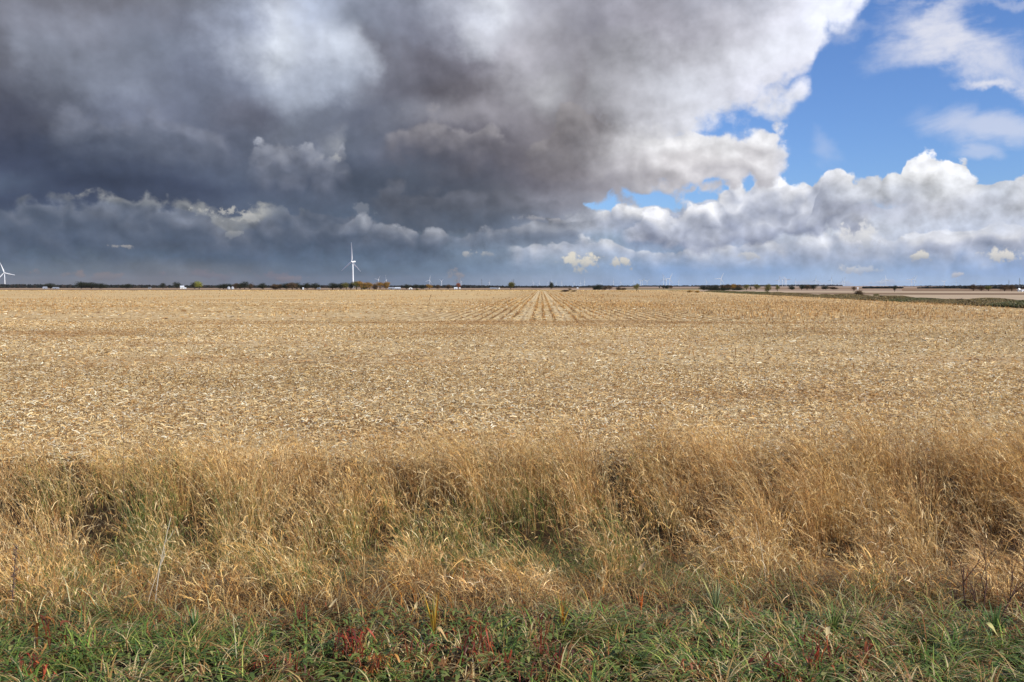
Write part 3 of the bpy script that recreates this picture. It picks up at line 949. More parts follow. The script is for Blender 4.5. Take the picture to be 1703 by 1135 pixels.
def gather(x, y, table, zc):
    d = np.stack([x, y, gz(x, y) + zc - H], -1)
    c, s_ = math.cos(PITCH), math.sin(PITCH)
    dep = d[:, 1] * c + d[:, 2] * s_
    vv = -d[:, 1] * s_ + d[:, 2] * c
    PX, PY = 851.5 + F * d[:, 0] / dep, 567.5 - F * vv / dep
    out = np.zeros(len(x))
    for row in table:
        cx, cy, rx, ry = row[:4]
        k = row[4] if len(row) > 4 else 1.0
        out = np.maximum(out, k * np.exp(-(((PX - cx) / rx) ** 2 + ((PY - cy) / ry) ** 2)))
    return out


def stems(rbn, x, y, h, lean_a, lean, col, width, headed, leaf_n=2, head_col=None, S=4):
    """tall grass: bent stem, leaf blades, drooping feathery head"""
    n = len(x)
    base = np.stack([x, y, gz(x, y) - 0.02], -1)
    ld = hdir(lean_a)
    tt = np.linspace(0, 1, S)
    hz = h[:, None] * (tt - 0.22 * (lean[:, None]) * tt ** 2)
    hx = (h * lean)[:, None] * (0.25 * tt + 0.75 * tt ** 2.2)
    pts = base[:, None, :] + ld[:, None, :] * hx[..., None] + UP * hz[..., None]
    wd = hdir(rng.uniform(0, math.pi, n))
    rbn.add(pts, width, wd, col * 0.9, np.linspace(1, 0.6, S))
    tip = pts[:, -1]
    prev = pts[:, -2]
    # leaves
    for k in range(leaf_n):
        t0 = rng.uniform(0.15, 0.85, n)
        p0 = base + ld * ((h * lean) * (0.25 * t0 + 0.75 * t0 ** 2.2))[:, None] + UP * (h * (t0 - 0.22 * lean * t0 ** 2))[:, None]
        a = rng.uniform(0, 2 * math.pi, n)
        dd = hdir(a)
        L = rng.uniform(0.05, 0.17, n) * np.clip(h / 0.8, 0.6, 1.2)
        ts = np.linspace(0, 1, 4)
        up0 = rng.uniform(0.3, 1.3, n)
        dro = rng.uniform(0.6, 2.2, n)
        lp = p0[:, None, :] + dd[:, None, :] * (L[:, None] * ts * 0.75)[..., None] + UP * (L[:, None] * (up0[:, None] * ts - dro[:, None] * ts ** 2))[..., None]
        lc = col * rng.uniform(0.85, 1.35, (n, 1))
        tw = rng.uniform(-0.8, 0.8, n)
        sd = hdir(a + math.pi / 2) * np.cos(tw)[:, None] + UP * np.sin(tw)[:, None]
        rbn.add(lp, rng.uniform(0.0025, 0.0065, n), sd, lc, np.array([0.7, 1.0, 0.7, 0.1]))
    # head: a curved plume made of an axis and spikelets
    if headed is not None:
        idx = np.where(headed)[0]
        m_ = len(idx)
        tp = tip[idx]
        d0 = tip[idx] - prev[idx]
        d0 /= np.linalg.norm(d0, axis=1)[:, None] + 1e-9
        L = rng.uniform(0.06, 0.13, m_)
        dz_ = rng.uniform(0.3, 1.1, m_)
        hc = (head_col if head_col is not None else col * 1.15)[idx] if head_col is None else head_col[idx]
        ts = np.linspace(0, 1, 4)
        side = ld[idx] * rng.uniform(0.4, 1.0, m_)[:, None]
        ax = tp[:, None, :] + d0[:, None, :] * (L[:, None] * ts)[..., None] + side[:, None, :] * (L[:, None] * ts ** 2 * 0.6)[..., None] - UP * (L[:, None] * dz_[:, None] * ts ** 2)[..., None]
        rbn.add(ax, rng.uniform(0.004, 0.009, m_), hdir(rng.uniform(0, math.pi, m_)), hc, np.array([0.5, 1.0, 0.8, 0.15]))
        for q in range(5):
            tq = rng.uniform(0.05, 0.95, m_)
            pq = tp + d0 * (L * tq)[:, None] + side * (L * tq ** 2 * 0.6)[:, None] - UP * (L * dz_ * tq ** 2)[:, None]
            aq = rng.uniform(0, 2 * math.pi, m_)
            dq = hdir(aq) * rng.uniform(0.5, 1.0, m_)[:, None] + d0 * 0.9 + UP * rng.uniform(-0.7, 0.5, m_)[:, None]
            ls = rng.uniform(0.014, 0.036, m_)
            tq2 = np.linspace(0, 1, 2)
            sp = pq[:, None, :] + dq[:, None, :] * (ls[:, None] * tq2)[..., None]
            rbn.add(sp, rng.uniform(0.0018, 0.0035, m_), hdir(aq + math.pi / 2), hc * rng.uniform(0.9, 1.3, (m_, 1)), np.array([1.0, 0.3]))


TAN = [(206, 168, 104), (190, 148, 86), (222, 190, 132), (168, 122, 66), (236, 214, 166), (142, 98, 52)]
XW = 0.70


def verge_pts(n, y0, y1):
    y = rng.uniform(y0, y1, n)
    x = rng.uniform(-1, 1, n) * (XW * y1 + 1.2)
    k = np.abs(x) < XW * y + 1.6
    return x[k], y[k]


def green_amt(x, y):
    g = noise2(x, y, 81, 3, 0.55)
    px = 851.5 + F * x / np.maximum(y, 1)
    a = g * 0.5
    for (cx, cy, rx, ry, k) in ((770, 6.9, 150, 1.2, .62), (230, 6.8, 90, 0.8, .8), (430, 6.2, 90, .8, .6), (880, 6.0, 120, .9, .4), (1400, 4.8, 220, .4, .3), (330, 7.4, 120, .8, .5), (620, 7.2, 110, .9, .5), (1150, 5.6, 120, .6, .4), (100, 5.8, 80, .7, .5), (880, 7.9, 70, .6, .6), (1050, 6.4, 90, .6, .5), (560, 5.4, 130, .5, .5)):
        a = a + k * np.exp(-((px - cx) / rx) ** 2 - ((y - cy) / ry) ** 2)
    a = a - 0.35 * np.clip((px - 950) / 400, 0, 1) * (y > 5.5)
    return a


# (1) tall dry grass in tussocks, filling the ditch and its far bank
def tussocks(nc, y0, y1, per, rc0, rc1):
    cx, cy = verge_pts(nc, y0, y1)
    nc = len(cx)
    cnt = (per * rng.uniform(0.5, 1.5, nc)).astype(int)
    idx = np.repeat(np.arange(nc), cnt)
    n = len(idx)
    rc = rng.uniform(rc0, rc1, nc)[idx]
    ph = rng.uniform(0, 2 * math.pi, n)
    rr = np.abs(rng.normal(0, 0.6, n))
    x = cx[idx] + np.cos(ph) * rr * rc * 1.25
    y = cy[idx] + np.sin(ph) * rr * rc
    return idx, nc, x, y, ph, rr


rb = Ribbons()
idx, nc, x, y, ph, rr = tussocks(900, 4.6, 10.9, 112, 0.12, 0.30)
ths = rng.uniform(0.5, 1.34, nc)[idx]
ttone = rng.uniform(0.72, 1.2, nc)[idx]
thue = rng.uniform(0, 1, nc)[idx]
md = mound(x, y)
edge_y = 10.0 + 1.1 * noise2(x, y * 0, 75, 3, 0.45)
pit = np.clip(gather(x, y, PITS, 0.35) * 1.25 + np.clip(noise2(x, y * 1.3, 77, 2, 1.0) * 2.2 - 0.8, 0, 1) * (y < 9.2), 0, 1)
mnd = gather(x, y, MOUNDS, 0.5)
keep = (y < edge_y + rng.normal(0, 0.2, len(y))) & (y > 4.4) & (rng.uniform(-1.9, 1, len(y)) < md + 0.35) & (rng.uniform(0, 1, len(y)) > pit * 0.93)
x, y, md, pit, mnd, ths, ttone, thue, ph, rr = [q[keep] for q in (x, y, md, pit, mnd, ths, ttone, thue, ph, rr)]
n = len(x)
prof = np.interp(y, [4.8, 5.4, 6.2, 7.0, 8.0, 9.2, 10.2, 11.0], [0.26, 0.42, 0.58, 0.68, 0.72, 0.70, 0.58, 0.42])
h = prof * (1 + 0.45 * md + mnd) * ths * rng.uniform(0.6, 1.1, n) * (1 - 0.6 * pit)
wind = 2.7 + 1.2 * noise2(x, y, 91, 2, 0.6)
bx = np.cos(ph) * rr * 1.2 + np.cos(wind) * 0.55 + rng.normal(0, 0.3, n)
by = np.sin(ph) * rr * 1.2 + np.sin(wind) * 0.3 + rng.normal(0, 0.3, n)
la = np.arctan2(by, bx)
lean = np.clip(0.16 + 0.38 * np.hypot(bx, by), 0.02, 1.15)
ga = green_amt(x, y)
isg = rng.uniform(-0.02, 1.0, n) < ga
col = pick([(204, 174, 118), (190, 156, 98), (218, 196, 146), (164, 126, 74), (234, 216, 174), (132, 96, 54)], n, [3, 3.2, 2, 2.4, 0.8, 1.5], 0.10)
hue = np.where(thue[:, None] < 0.3, np.array([[0.80, 0.72, 0.66]]), np.where(thue[:, None] > 0.75, np.array([[1.06, 1.06, 1.12]]), np.array([[1.0, 0.98, 0.88]])))
col = col * ttone[:, None] * hue * np.array([1.24, 1.15, 1.02])
col[isg] = pick([(110, 122, 52), (92, 108, 44), (140, 142, 70), (84, 96, 44)], isg.sum(), None, 0.15)
headed = (rng.uniform(0, 1, n) < 0.75) & (~isg)
stems(rb, x, y, h, la, lean, col, rng.uniform(0.0018, 0.0032, n), headed)
# loose stems between the tussocks
x, y = verge_pts(12000, 5.2, 11.4)
pit = gather(x, y, PITS, 0.35)
keep = (y < 10.3 + 0.8 * noise2(x, y * 0, 75, 3, 0.45) + rng.normal(0, 0.25, len(y))) & (rng.uniform(0, 1, len(y)) > pit * 1.3) & (rng.uniform(-1.3, 1, len(y)) < mound(x, y) + 0.2)
x, y = x[keep], y[keep]
n = len(x)
h = np.interp(y, [5.0, 6.2, 7.0, 8.0, 9.2, 10.2, 11.2], [0.25, 0.42, 0.6, 0.72, 0.72, 0.62, 0.42]) * rng.uniform(0.5, 1.15, n)
col = pick([(208, 180, 124), (192, 160, 104), (222, 200, 150), (160, 124, 76)], n, None, 0.12)
stems(rb, x, y, h, 2.7 + rng.normal(0, 1.0, n), np.clip(rng.normal(0.4, 0.2, n), 0.02, 1.1), col, rng.uniform(0.0016, 0.0028, n), rng.uniform(0, 1, n) < 0.9)
tg = rb.build('tall_dry_grass', M_DRY)
tag(tg, 'tall tan seeded grass filling the ditch beside the field', 'dry grass', kind='stuff')

# (2) lower tangle: bent straw-coloured blades on the near slope
rb = Ribbons()
idx, nc, x, y, ph, rr = tussocks(2700, 3.8, 7.4, 46, 0.06, 0.17)
tone_ = rng.uniform(0.34, 0.98, nc)[idx]
dir_ = rng.uniform(0, 6.28, nc)[idx]
xa, ya = verge_pts(24000, 3.8, 7.2)
x, y = np.concatenate([x, xa]), np.concatenate([y, ya])
tone_ = np.concatenate([tone_, rng.uniform(0.45, 0.95, len(xa))])
dir_ = np.concatenate([dir_, rng.uniform(0, 6.28, len(xa))])
n = len(x)
px_ = 851.5 + F * x / y
pit = gather(x, y, PITS, 0.15)
keep = (rng.uniform(-1.2, 1, n) < mound(x, y) + 0.55) & (rng.uniform(0, 1, n) > pit * 0.95) & (y > 3.6)
x, y, tone_, dir_ = x[keep], y[keep], tone_[keep], dir_[keep]
n = len(x)
L = rng.uniform(0.08, 0.25, n) * np.interp(y, [3.9, 4.8, 6.6], [0.7, 1.0, 1.25]) * (1 + 0.5 * noise2(x, y, 103, 2, 1.6))
a = dir_ + rng.normal(0, 0.8, n)
st = rng.uniform(0.35, 1.5, n)
base = np.stack([x, y, gz(x, y) - 0.01], -1)
tt = np.linspace(0, 1, 5)
pts = base[:, None, :] + hdir(a)[:, None, :] * (L[:, None] * (0.3 * tt + 0.55 * tt ** 1.6))[..., None] + UP * (L[:, None] * (st[:, None] * tt - (0.55 * st[:, None]) * tt ** 2))[..., None]
ga = green_amt(x, y) + np.interp(y, [3.8, 4.4, 5.1], [0.65, 0.25, 0.05])
isg = rng.uniform(0.1, 1.2, n) < ga
col = pick(TAN + [(150, 100, 56), (110, 78, 46)], n, [3, 3, 2.2, 2.2, 1.4, 1.2, 1.5, 1.0], 0.12) * tone_[:, None] * np.array([0.96, 0.98, 0.92])
col[isg] = pick([(100, 118, 50), (84, 104, 44), (128, 136, 66), (150, 148, 84)], isg.sum(), None, 0.15)
orange = (~isg) & (rng.uniform(0, 1, n) < 0.06)
col[orange] = pick([(190, 120, 44), (206, 150, 54), (170, 92, 40)], orange.sum(), None, 0.1)
rb.add(pts, rng.uniform(0.0025, 0.0055, n), hdir(a + math.pi / 2), col, np.array([0.8, 1, 0.85, 0.6, 0.1]))
lt = rb.build('matted_grass', M_DRY)
tag(lt, 'matted straw coloured grass on the near slope of the ditch', 'dry grass', kind='stuff')

# (3) green shoulder grass in front
rb = Ribbons()
idx, nc, x, y, ph, rr = tussocks(1900, 2.9, 4.8, 44, 0.04, 0.12)
dir_ = rng.uniform(0, 6.28, nc)[idx]
tone_ = rng.uniform(0.55, 1.1, nc)[idx]
dryc = (rng.uniform(0, 1, nc) < 0.24)[idx]
siz = rng.uniform(0.6, 1.35, nc)[idx]
n = len(x)
px_ = 851.5 + F * x / y
lim = 4.02 + 0.34 * noise2(x, y * 0, 111, 3, 1.1) - 0.15 * np.exp(-((px_ - 700) / 120) ** 2) + 0.1 * (px_ < 350)
keep = (y < lim + rng.normal(0, 0.13, n)) & (rng.uniform(-1.5, 1, n) < noise2(x, y, 113, 3, 1.6) + 0.5) & (y > 2.6)
x, y, dir_, tone_, dryc, siz = [q[keep] for q in (x, y, dir_, tone_, dryc, siz)]
n = len(x)
L = rng.uniform(0.06, 0.19, n) * (1 + 0.35 * noise2(x, y, 115, 2, 1.4)) * siz
a = dir_ + rng.normal(0, 0.9, n)
st = rng.uniform(0.5, 1.5, n)
base = np.stack([x, y, gz(x, y) - 0.01], -1)
pts = base[:, None, :] + hdir(a)[:, None, :] * (L[:, None] * (0.25 * tt + 0.6 * tt ** 1.7))[..., None] + UP * (L[:, None] * (st[:, None] * tt - 0.6 * st[:, None] * tt ** 2))[..., None]
gtone = np.clip(0.5 + noise2(x, y, 119, 3, 0.9), 0, 1)
col = pick([(98, 124, 60), (84, 110, 54), (122, 144, 72), (142, 156, 82), (74, 100, 58), (172, 172, 104)], n, [3, 2.4, 2.6, 2.0, 1.4, 1.4], 0.16) * (0.3 + 0.8 * tone_[:, None]) * np.array([1.00, 1.02, 0.72])
dry = rng.uniform(0, 1, n) < 0.14 + 0.30 * gtone + 0.35 * np.clip((y - 3.8) / 0.8, 0, 1) + 0.6 * dryc
col[dry] = pick([(190, 160, 100), (166, 130, 76), (140, 92, 50), (212, 190, 138)], dry.sum(), None, 0.12)
rb.add(pts, rng.uniform(0.003, 0.007, n), hdir(a + math.pi / 2), col, np.array([0.7, 1, 0.9, 0.6, 0.08]))
# small broad leaves low in the sward
x, y = verge_pts(7000, 2.9, 4.4)
n = len(x)
a = rng.uniform(0, 2 * math.pi, n)
L = rng.uniform(0.02, 0.055, n)
base = np.stack([x, y, gz(x, y) + rng.uniform(0.01, 0.07, n)], -1)
t3 = np.linspace(0, 1, 3)
pts = base[:, None, :] + hdir(a)[:, None, :] * (L[:, None] * t3)[..., None] + UP * (L[:, None] * (0.5 * t3 - 0.8 * t3 ** 2))[..., None]
rb.add(pts, L * 0.4, hdir(a + math.pi / 2), pick([(104, 120, 56), (126, 136, 68), (90, 106, 50), (150, 148, 86), (140, 100, 60)], n, [3, 2, 3, 1, .7], 0.15), np.array([0.5, 1.0, 0.2]))
gg = rb.build('green_grass', M_GREEN)
tag(gg, 'green grass with broad blades on the near road shoulder', 'grass', kind='stuff')


# ------------------------------------------------------------------ small builders
def bm_obj(name, bm, mat, parent=None, smooth=False):
    me = bpy.data.meshes.new(name)
    bmesh.ops.recalc_face_normals(bm, faces=bm.faces)
    bm.to_mesh(me)
    bm.free()
    if smooth:
        me.polygons.foreach_set('use_smooth', [True] * len(me.polygons))
    for m_ in (mat if isinstance(mat, (list, tuple)) else [mat]):
        me.materials.append(m_)
    return link(name, me, parent)


def empty(name, loc, rz=0.0):
    o = bpy.data.objects.new(name, None)
    o.empty_display_size = 1.0
    COL.objects.link(o)
    o.location = loc
    o.rotation_euler = (0, 0, rz)
    return o


def copy_tree(o, parent=None):
    c = o.copy()
    COL.objects.link(c)
    c.parent = parent
    for ch in [q for q in bpy.data.objects if q.parent == o]:
        copy_tree(ch, c)
    return c


def tube(bm, pts, radii, seg=8):
    rings = []
    pts = [Vector(p) for p in pts]
    for k, p in enumerate(pts):
        d = (pts[min(k + 1, len(pts) - 1)] - pts[max(k - 1, 0)]).normalized()
        a = d.orthogonal().normalized()
        b_ = d.cross(a)
        rings.append([bm.verts.new(p + (a * math.cos(t_) + b_ * math.sin(t_)) * radii[k]) for t_ in [2 * math.pi * j / seg for j in range(seg)]])
    for r0, r1 in zip(rings, rings[1:]):
        for j in range(seg):
            bm.faces.new((r0[j], r0[(j + 1) % seg], r1[(j + 1) % seg], r1[j]))
    bm.faces.new(rings[0][::-1])
    bm.faces.new(rings[-1])


def box(bm, x0, x1, y0, y1, z0, z1):
    vs = [bm.verts.new(p) for p in ((x0, y0, z0), (x1, y0, z0), (x1, y1, z0), (x0, y1, z0), (x0, y0, z1), (x1, y0, z1), (x1, y1, z1), (x0, y1, z1))]
    for f in ((0, 3, 2, 1), (4, 5, 6, 7), (0, 1, 5, 4), (1, 2, 6, 5), (2, 3, 7, 6), (3, 0, 4, 7)):
        bm.faces.new([vs[k] for k in f])
    return vs


# ------------------------------------------------------------------ wind turbines
M_WHITE = plain_mat('turbine_white', (236, 238, 240), 0.45, 0, 0.02, 0.05)
M_GREYM = plain_mat('galvanised_steel', (120, 124, 130), 0.6, 0.3, 0.1, 1.0)
HUB = 80.0
BL = 58.0


def blade_bm():
    bm = bmesh.new()
    sec = [(0.0, 1.1, 1.1, 0), (2.5, 1.1, 1.1, 0), (6, 2.2, 0.9, 18), (12, 3.0, 0.65, 14), (22, 2.5, 0.48, 9), (36, 1.9, 0.34, 5), (50, 1.2, 0.2, 2), (56.5, 0.7, 0.1, 0), (58, 0.08, 0.03, 0)]
    rings = []
    for z, c, t_, tw in sec:
        ring = []
        for j in range(12):
            a = 2 * math.pi * j / 12
            xx = math.cos(a) * c + (c * 0.35 if z > 4 else 0)
            yy = math.sin(a) * t_ * (1 - 0.4 * math.cos(a) * (z > 4))
            ct, st_ = math.cos(R(tw)), math.sin(R(tw))
            bend = -2.2 * (z / BL) ** 2
            ring.append(bm.verts.new((xx * ct - yy * st_, xx * st_ + yy * ct + bend, z)))
        rings.append(ring)
    for r0, r1 in zip(rings, rings[1:]):
        for j in range(12):
            bm.faces.new((r0[j], r0[(j + 1) % 12], r1[(j + 1) % 12], r1[j]))
    bm.faces.new(rings[0][::-1])
    bm.faces.new(rings[-1])
    return bm


def make_turbine():
    root = empty('wind_turbine', (0, 0, 0))
    bm = bmesh.new()
    tube(bm, [(0, 0, 0), (0, 0, 0.6)], [2.9, 2.9], 24)
    tube(bm, [(0, 0, 0.6), (0, 0, 26), (0, 0, 52), (0, 0, HUB - 2.0)], [2.2, 1.95, 1.6, 1.25], 24)
    bm_obj('tower', bm, M_WHITE, root, True)
    bm = bmesh.new()
    # nacelle: long rounded box tapering to the rear
    secs = [(-2.6, 1.5, 1.5), (-1.8, 1.9, 1.9), (4.0, 1.9, 2.0), (8.4, 1.6, 1.7), (9.2, 1.2, 1.2)]
    rings = []
    for yy, hw, hh in secs:
        ring = []
        for j in range(16):
            a = 2 * math.pi * j / 16
            cx, sz = math.cos(a), math.sin(a)
            p = 0.45
            ring.append(bm.verts.new((math.copysign(abs(cx) ** p, cx) * hw, yy, HUB + math.copysign(abs(sz) ** p, sz) * hh)))
        rings.append(ring)
    for r0, r1 in zip(rings, rings[1:]):
        for j in range(16):
            bm.faces.new((r0[j], r0[(j + 1) % 16], r1[(j + 1) % 16], r1[j]))
    bm.faces.new(rings[0][::-1])
    bm.faces.new(rings[-1])
    box(bm, -1.0, 1.0, 6.6, 7.9, HUB + 1.6, HUB + 3.0)
    bm_obj('nacelle', bm, M_WHITE, root)
    bm = bmesh.new()
    tube(bm, [(0, -2.7, HUB), (0, -3.4, HUB), (0, -5.2, HUB), (0, -6.2, HUB), (0, -6.7, HUB)], [1.5, 1.75, 1.65, 1.0, 0.2], 16)
    bm_obj('hub', bm, M_WHITE, root, True)
    b0 = bm_obj('blade', blade_bm(), M_WHITE, root, True)
    b0.location = (0, -4.3, HUB)
    for k in (1, 2):
        b1 = b0.copy()
        COL.objects.link(b1)
        b1.parent = root
    return root


def set_blades(root, deg):
    ks = [q for q in bpy.data.objects if q.parent == root and q.name.startswith('blade')]
    for k, q in enumerate(ks):
        q.rotation_euler = (0, R(deg + 120 * k), 0)


# (x, hub row, base row, blade angle clockwise from up, yaw offset, scale, label); yaw: heading of the rotor in degrees
TURB = [
 (586.8, 435.5, 479.7, 2, -134, None, 'big white wind turbine towering over the golden trees, largest in view'),
 (7.5, 454, 477.5, 102, -84, None, 'white wind turbine cut by the left edge of the photo'),
 (629.3, 465.5, 478.2, 40, -130, None, 'faint turbine just right of the golden trees'),
 (642.4, 466, 478.2, 0, -150, None, 'faint turbine over the right end of the golden tree row'),
 (714.6, 466.5, 478.2, 15, -120, None, 'pale turbine above the tan leafed tree, blade slanting down right'),
 (734.6, 468, 478.1, 60, -140, None, 'thin pale turbine above the dark wood, right of the tan leafed tree'),
 (766.7, 469, 478.1, 0, -150, None, 'faint turbine beside the lattice masts near the orange tree'),
 (814.2, 470, 478.1, 25, -150, None, 'dim turbine with a white tower foot right of the lattice mast'),
 (887.0, 470.6, 478.2, 345, -130, None, 'white turbine between the two round lone trees, the tallest there'),
 (897.2, 471.3, 478.1, 10, -135, None, 'faint turbine left of the dark round lone tree'),
 (911.3, 470.8, 478.1, 30, -150, None, 'very faint turbine touching the left side of the dark lone tree'),
 (917.6, 468.4, 478.1, 0, -155, None, 'turbine rising directly behind the dark round lone tree'),
 (924.6, 471.4, 478.1, 20, -130, None, 'small faint turbine just right of the dark lone tree'),
 (934.0, 470.8, 478.2, 10, -130, None, 'turbine second to the right of the dark lone tree'),
 (954.6, 471.2, 478.1, 50, -145, None, 'faint turbine before the paired turbines in the middle'),
 (965.7, 471.0, 478.2, 5, -130, None, 'shorter turbine of the pair left of the dark shrubs'),
 (972.2, 468.6, 478.2, 0, -152, None, 'taller turbine of the pair left of the dark shrubs'),
 (1001.0, 471.5, 478.0, 35, -140, None, 'very faint turbine above the dark shrubs'),
 (1020.2, 468.8, 478.3, 3, -150, None, 'upright slim turbine right of the dark shrubs'),
 (1032.6, 470.2, 478.1, 0, -150, None, 'pale turbine above the brown scrub patch'),
 (1054.4, 470.5, 477.8, 0, -120, None, 'turbine above the small bare tree with a wide open rotor'),
 (1065.3, 468.0, 478.1, 70, -140, None, 'left turbine of the close trio'),
 (1068.5, 467.4, 478.1, 50, -130, None, 'middle turbine of the close trio'),
 (1076.1, 468.0, 478.1, 55, -120, None, 'right turbine of the close trio with spread blades'),
 (1103.4, 464.6, 478.2, 356, -140, None, 'tall left turbine of the bright cluster of three'),
 (1108.3, 464.8, 477.9, 320, -140, None, 'shorter middle turbine of the bright cluster of three'),
 (1113.8, 463.8, 478.2, 26, -112, None, 'right turbine of the bright cluster with a blade raised right'),
 (1128.6, 469.2, 477.9, 20, -130, None, 'faint little turbine right of the bright cluster'),
 (1175.6, 469.4, 477.8, 330, -125, None, 'small turbine above the left half of the dark long copse'),
 (1198.9, 463.6, 477.6, 26, -115, None, 'white turbine rising behind the dark long copse with brown crowns'),
 (1295.3, 466.6, 477.8, 20, -135, None, 'leftmost turbine of the tight group of four on the rise'),
 (1301.4, 465.4, 477.8, 75, -140, None, 'second turbine of the tight group of four on the rise'),
 (1305.8, 466.0, 477.6, 320, -130, None, 'third turbine of the tight group of four on the rise'),
 (1308.4, 465.8, 477.6, 80, -115, None, 'rightmost turbine of the tight group of four on the rise'),
 (1323.4, 469.0, 477.4, 0, -150, None, 'very faint turbine right of the tight group of four'),
 (1356.8, 466.2, 477.2, 5, -135, None, 'turbine standing above the big dark thicket'),
 (1382.8, 465.8, 477.2, 10, -140, None, 'turbine above the low brown thicket'),
 (1401.4, 468.0, 478.0, 0, -150, None, 'turbine with a bright tower on the pink field'),
 (1404.6, 467.2, 477.2, 15, -150, None, 'faint turbine right behind the bright towered one on the pink field'),
 (1464.8, 468.6, 477.2, 30, -120, None, 'faint turbine to the left of the tall one by the ridge tree'),
 (1473.5, 465.8, 477.0, 350, -112, None, 'taller turbine by the small round ridge tree'),
 (1515.6, 466.0, 477.4, 40, -125, None, 'left turbine of the crossed pair on the right'),
 (1521.0, 465.4, 478.2, 28, -120, None, 'right turbine of the crossed pair on the right, blade raised'),
 (1570.2, 469.0, 477.6, 50, -112, None, 'lone turbine with a V of blades above the right hand woods'),
 (1590.4, 469.3, 477.2, 0, -150, None, 'dim turbine right of the lone one with the V of blades'),
 (1622.8, 471.0, 477.0, 0, -150, None, 'very faint turbine above the brown crown in the right woods'),
 (1660.8, 471.8, 476.6, 75, -125, None, 'turbine with only its rotor showing over the wooded ridge'),
]
proto_t = make_turbine()
first = True
for px_, hy, by, deg, yaw, sc_, lab in TURB:
    Y = HUB * F / max(by - hy, 3)
    if px_ > 1250 and by < 478:
        Y = min(Y, 6400) if by > 477.3 else Y
    Y = min(Y, 13500)
    if px_ == 586.8:
        Y = 1800.0
    if px_ == 7.5:
        Y = 3300.0
    top = at(px_, hy, Y)
    k = (H + (HOR - hy) / F * Y) / HUB
    t_ = proto_t if first else copy_tree(proto_t)
    first = False
    zb = 0.0
    if px_ > 1250:
        zb = 4.0
    t_.location = (top.x, Y, zb)
    k = (top.z - zb) / HUB
    t_.scale = (k, k, k)
    t_.rotation_euler = (0, 0, R(yaw + 90))
    tag(t_, lab, 'wind turbine', 'wind turbines along the horizon')
    set_blades(t_, deg)


# ------------------------------------------------------------------ lattice masts
def make_mast(h=40.0):
    root = empty('lattice_mast', (0, 0, 0))
    bm = bmesh.new()
    for sx in (-1, 1):
        for sy in (-1, 1):
            tube(bm, [(sx * 3.2, sy * 3.2, 0), (sx * 0.9, sy * 0.9, h * 0.72), (sx * 0.35, sy * 0.35, h)], [0.22, 0.18, 0.12], 5)
    n = 9
    for k in range(n):
        z0, z1 = h * k / n, h * (k + 1) / n
        w0 = 3.2 + (0.35 - 3.2) * (z0 / h) ** 0.85
        w1 = 3.2 + (0.35 - 3.2) * (z1 / h) ** 0.85
        for s_ in (-1, 1):
            tube(bm, [(-w0, s_ * w0, z0), (w1, s_ * w1, z1)], [0.1, 0.1], 4)
            tube(bm, [(s_ * w0, w0, z0), (s_ * w1, -w1, z1)], [0.1, 0.1], 4)
    bm_obj('frame', bm, M_GREYM, root)
    for z, w in ((h * 0.76, 6.5), (h * 0.87, 5.0)):
        bm = bmesh.new()
        tube(bm, [(-w, 0, z), (0, 0, z + 0.9), (w, 0, z)], [0.12, 0.24, 0.12], 5)
        tube(bm, [(-w, 0, z), (w, 0, z)], [0.14, 0.14], 5)
        bm_obj('crossarm', bm, M_GREYM, root)
    return root


pm = make_mast()
first = True
for px_, ty, lab in ((760.0, 464.5, 'grey lattice mast above the orange tree'), (801.0, 464.0, 'tall grey lattice mast standing alone left of the white shed'),
                     (851.6, 464.3, 'left lattice mast of the pair behind the round lone tree'), (854.2, 464.0, 'right lattice mast of the pair behind the round lone tree'),
                     (1255.7, 469.0, 'thin dark mast above the small paired trees'), (1677.5, 466.0, 'dark mast on the wooded ridge at right'), (1695.3, 462.5, 'taller dark mast near the right edge')):
    m_ = pm if first else copy_tree(pm)
    first = False
    Y = 40.0 * F / (477.5 - ty)
    m_.location = (at(px_, HOR, Y).x, Y, 0.0)
    m_.rotation_euler = (0, 0, R(25 + 5 * (px_ % 3)))
    k = (H + (HOR - ty) / F * Y) / 40.0
    m_.scale = (k, k, k)
    tag(m_, lab, 'mast', 'lattice masts on the horizon')


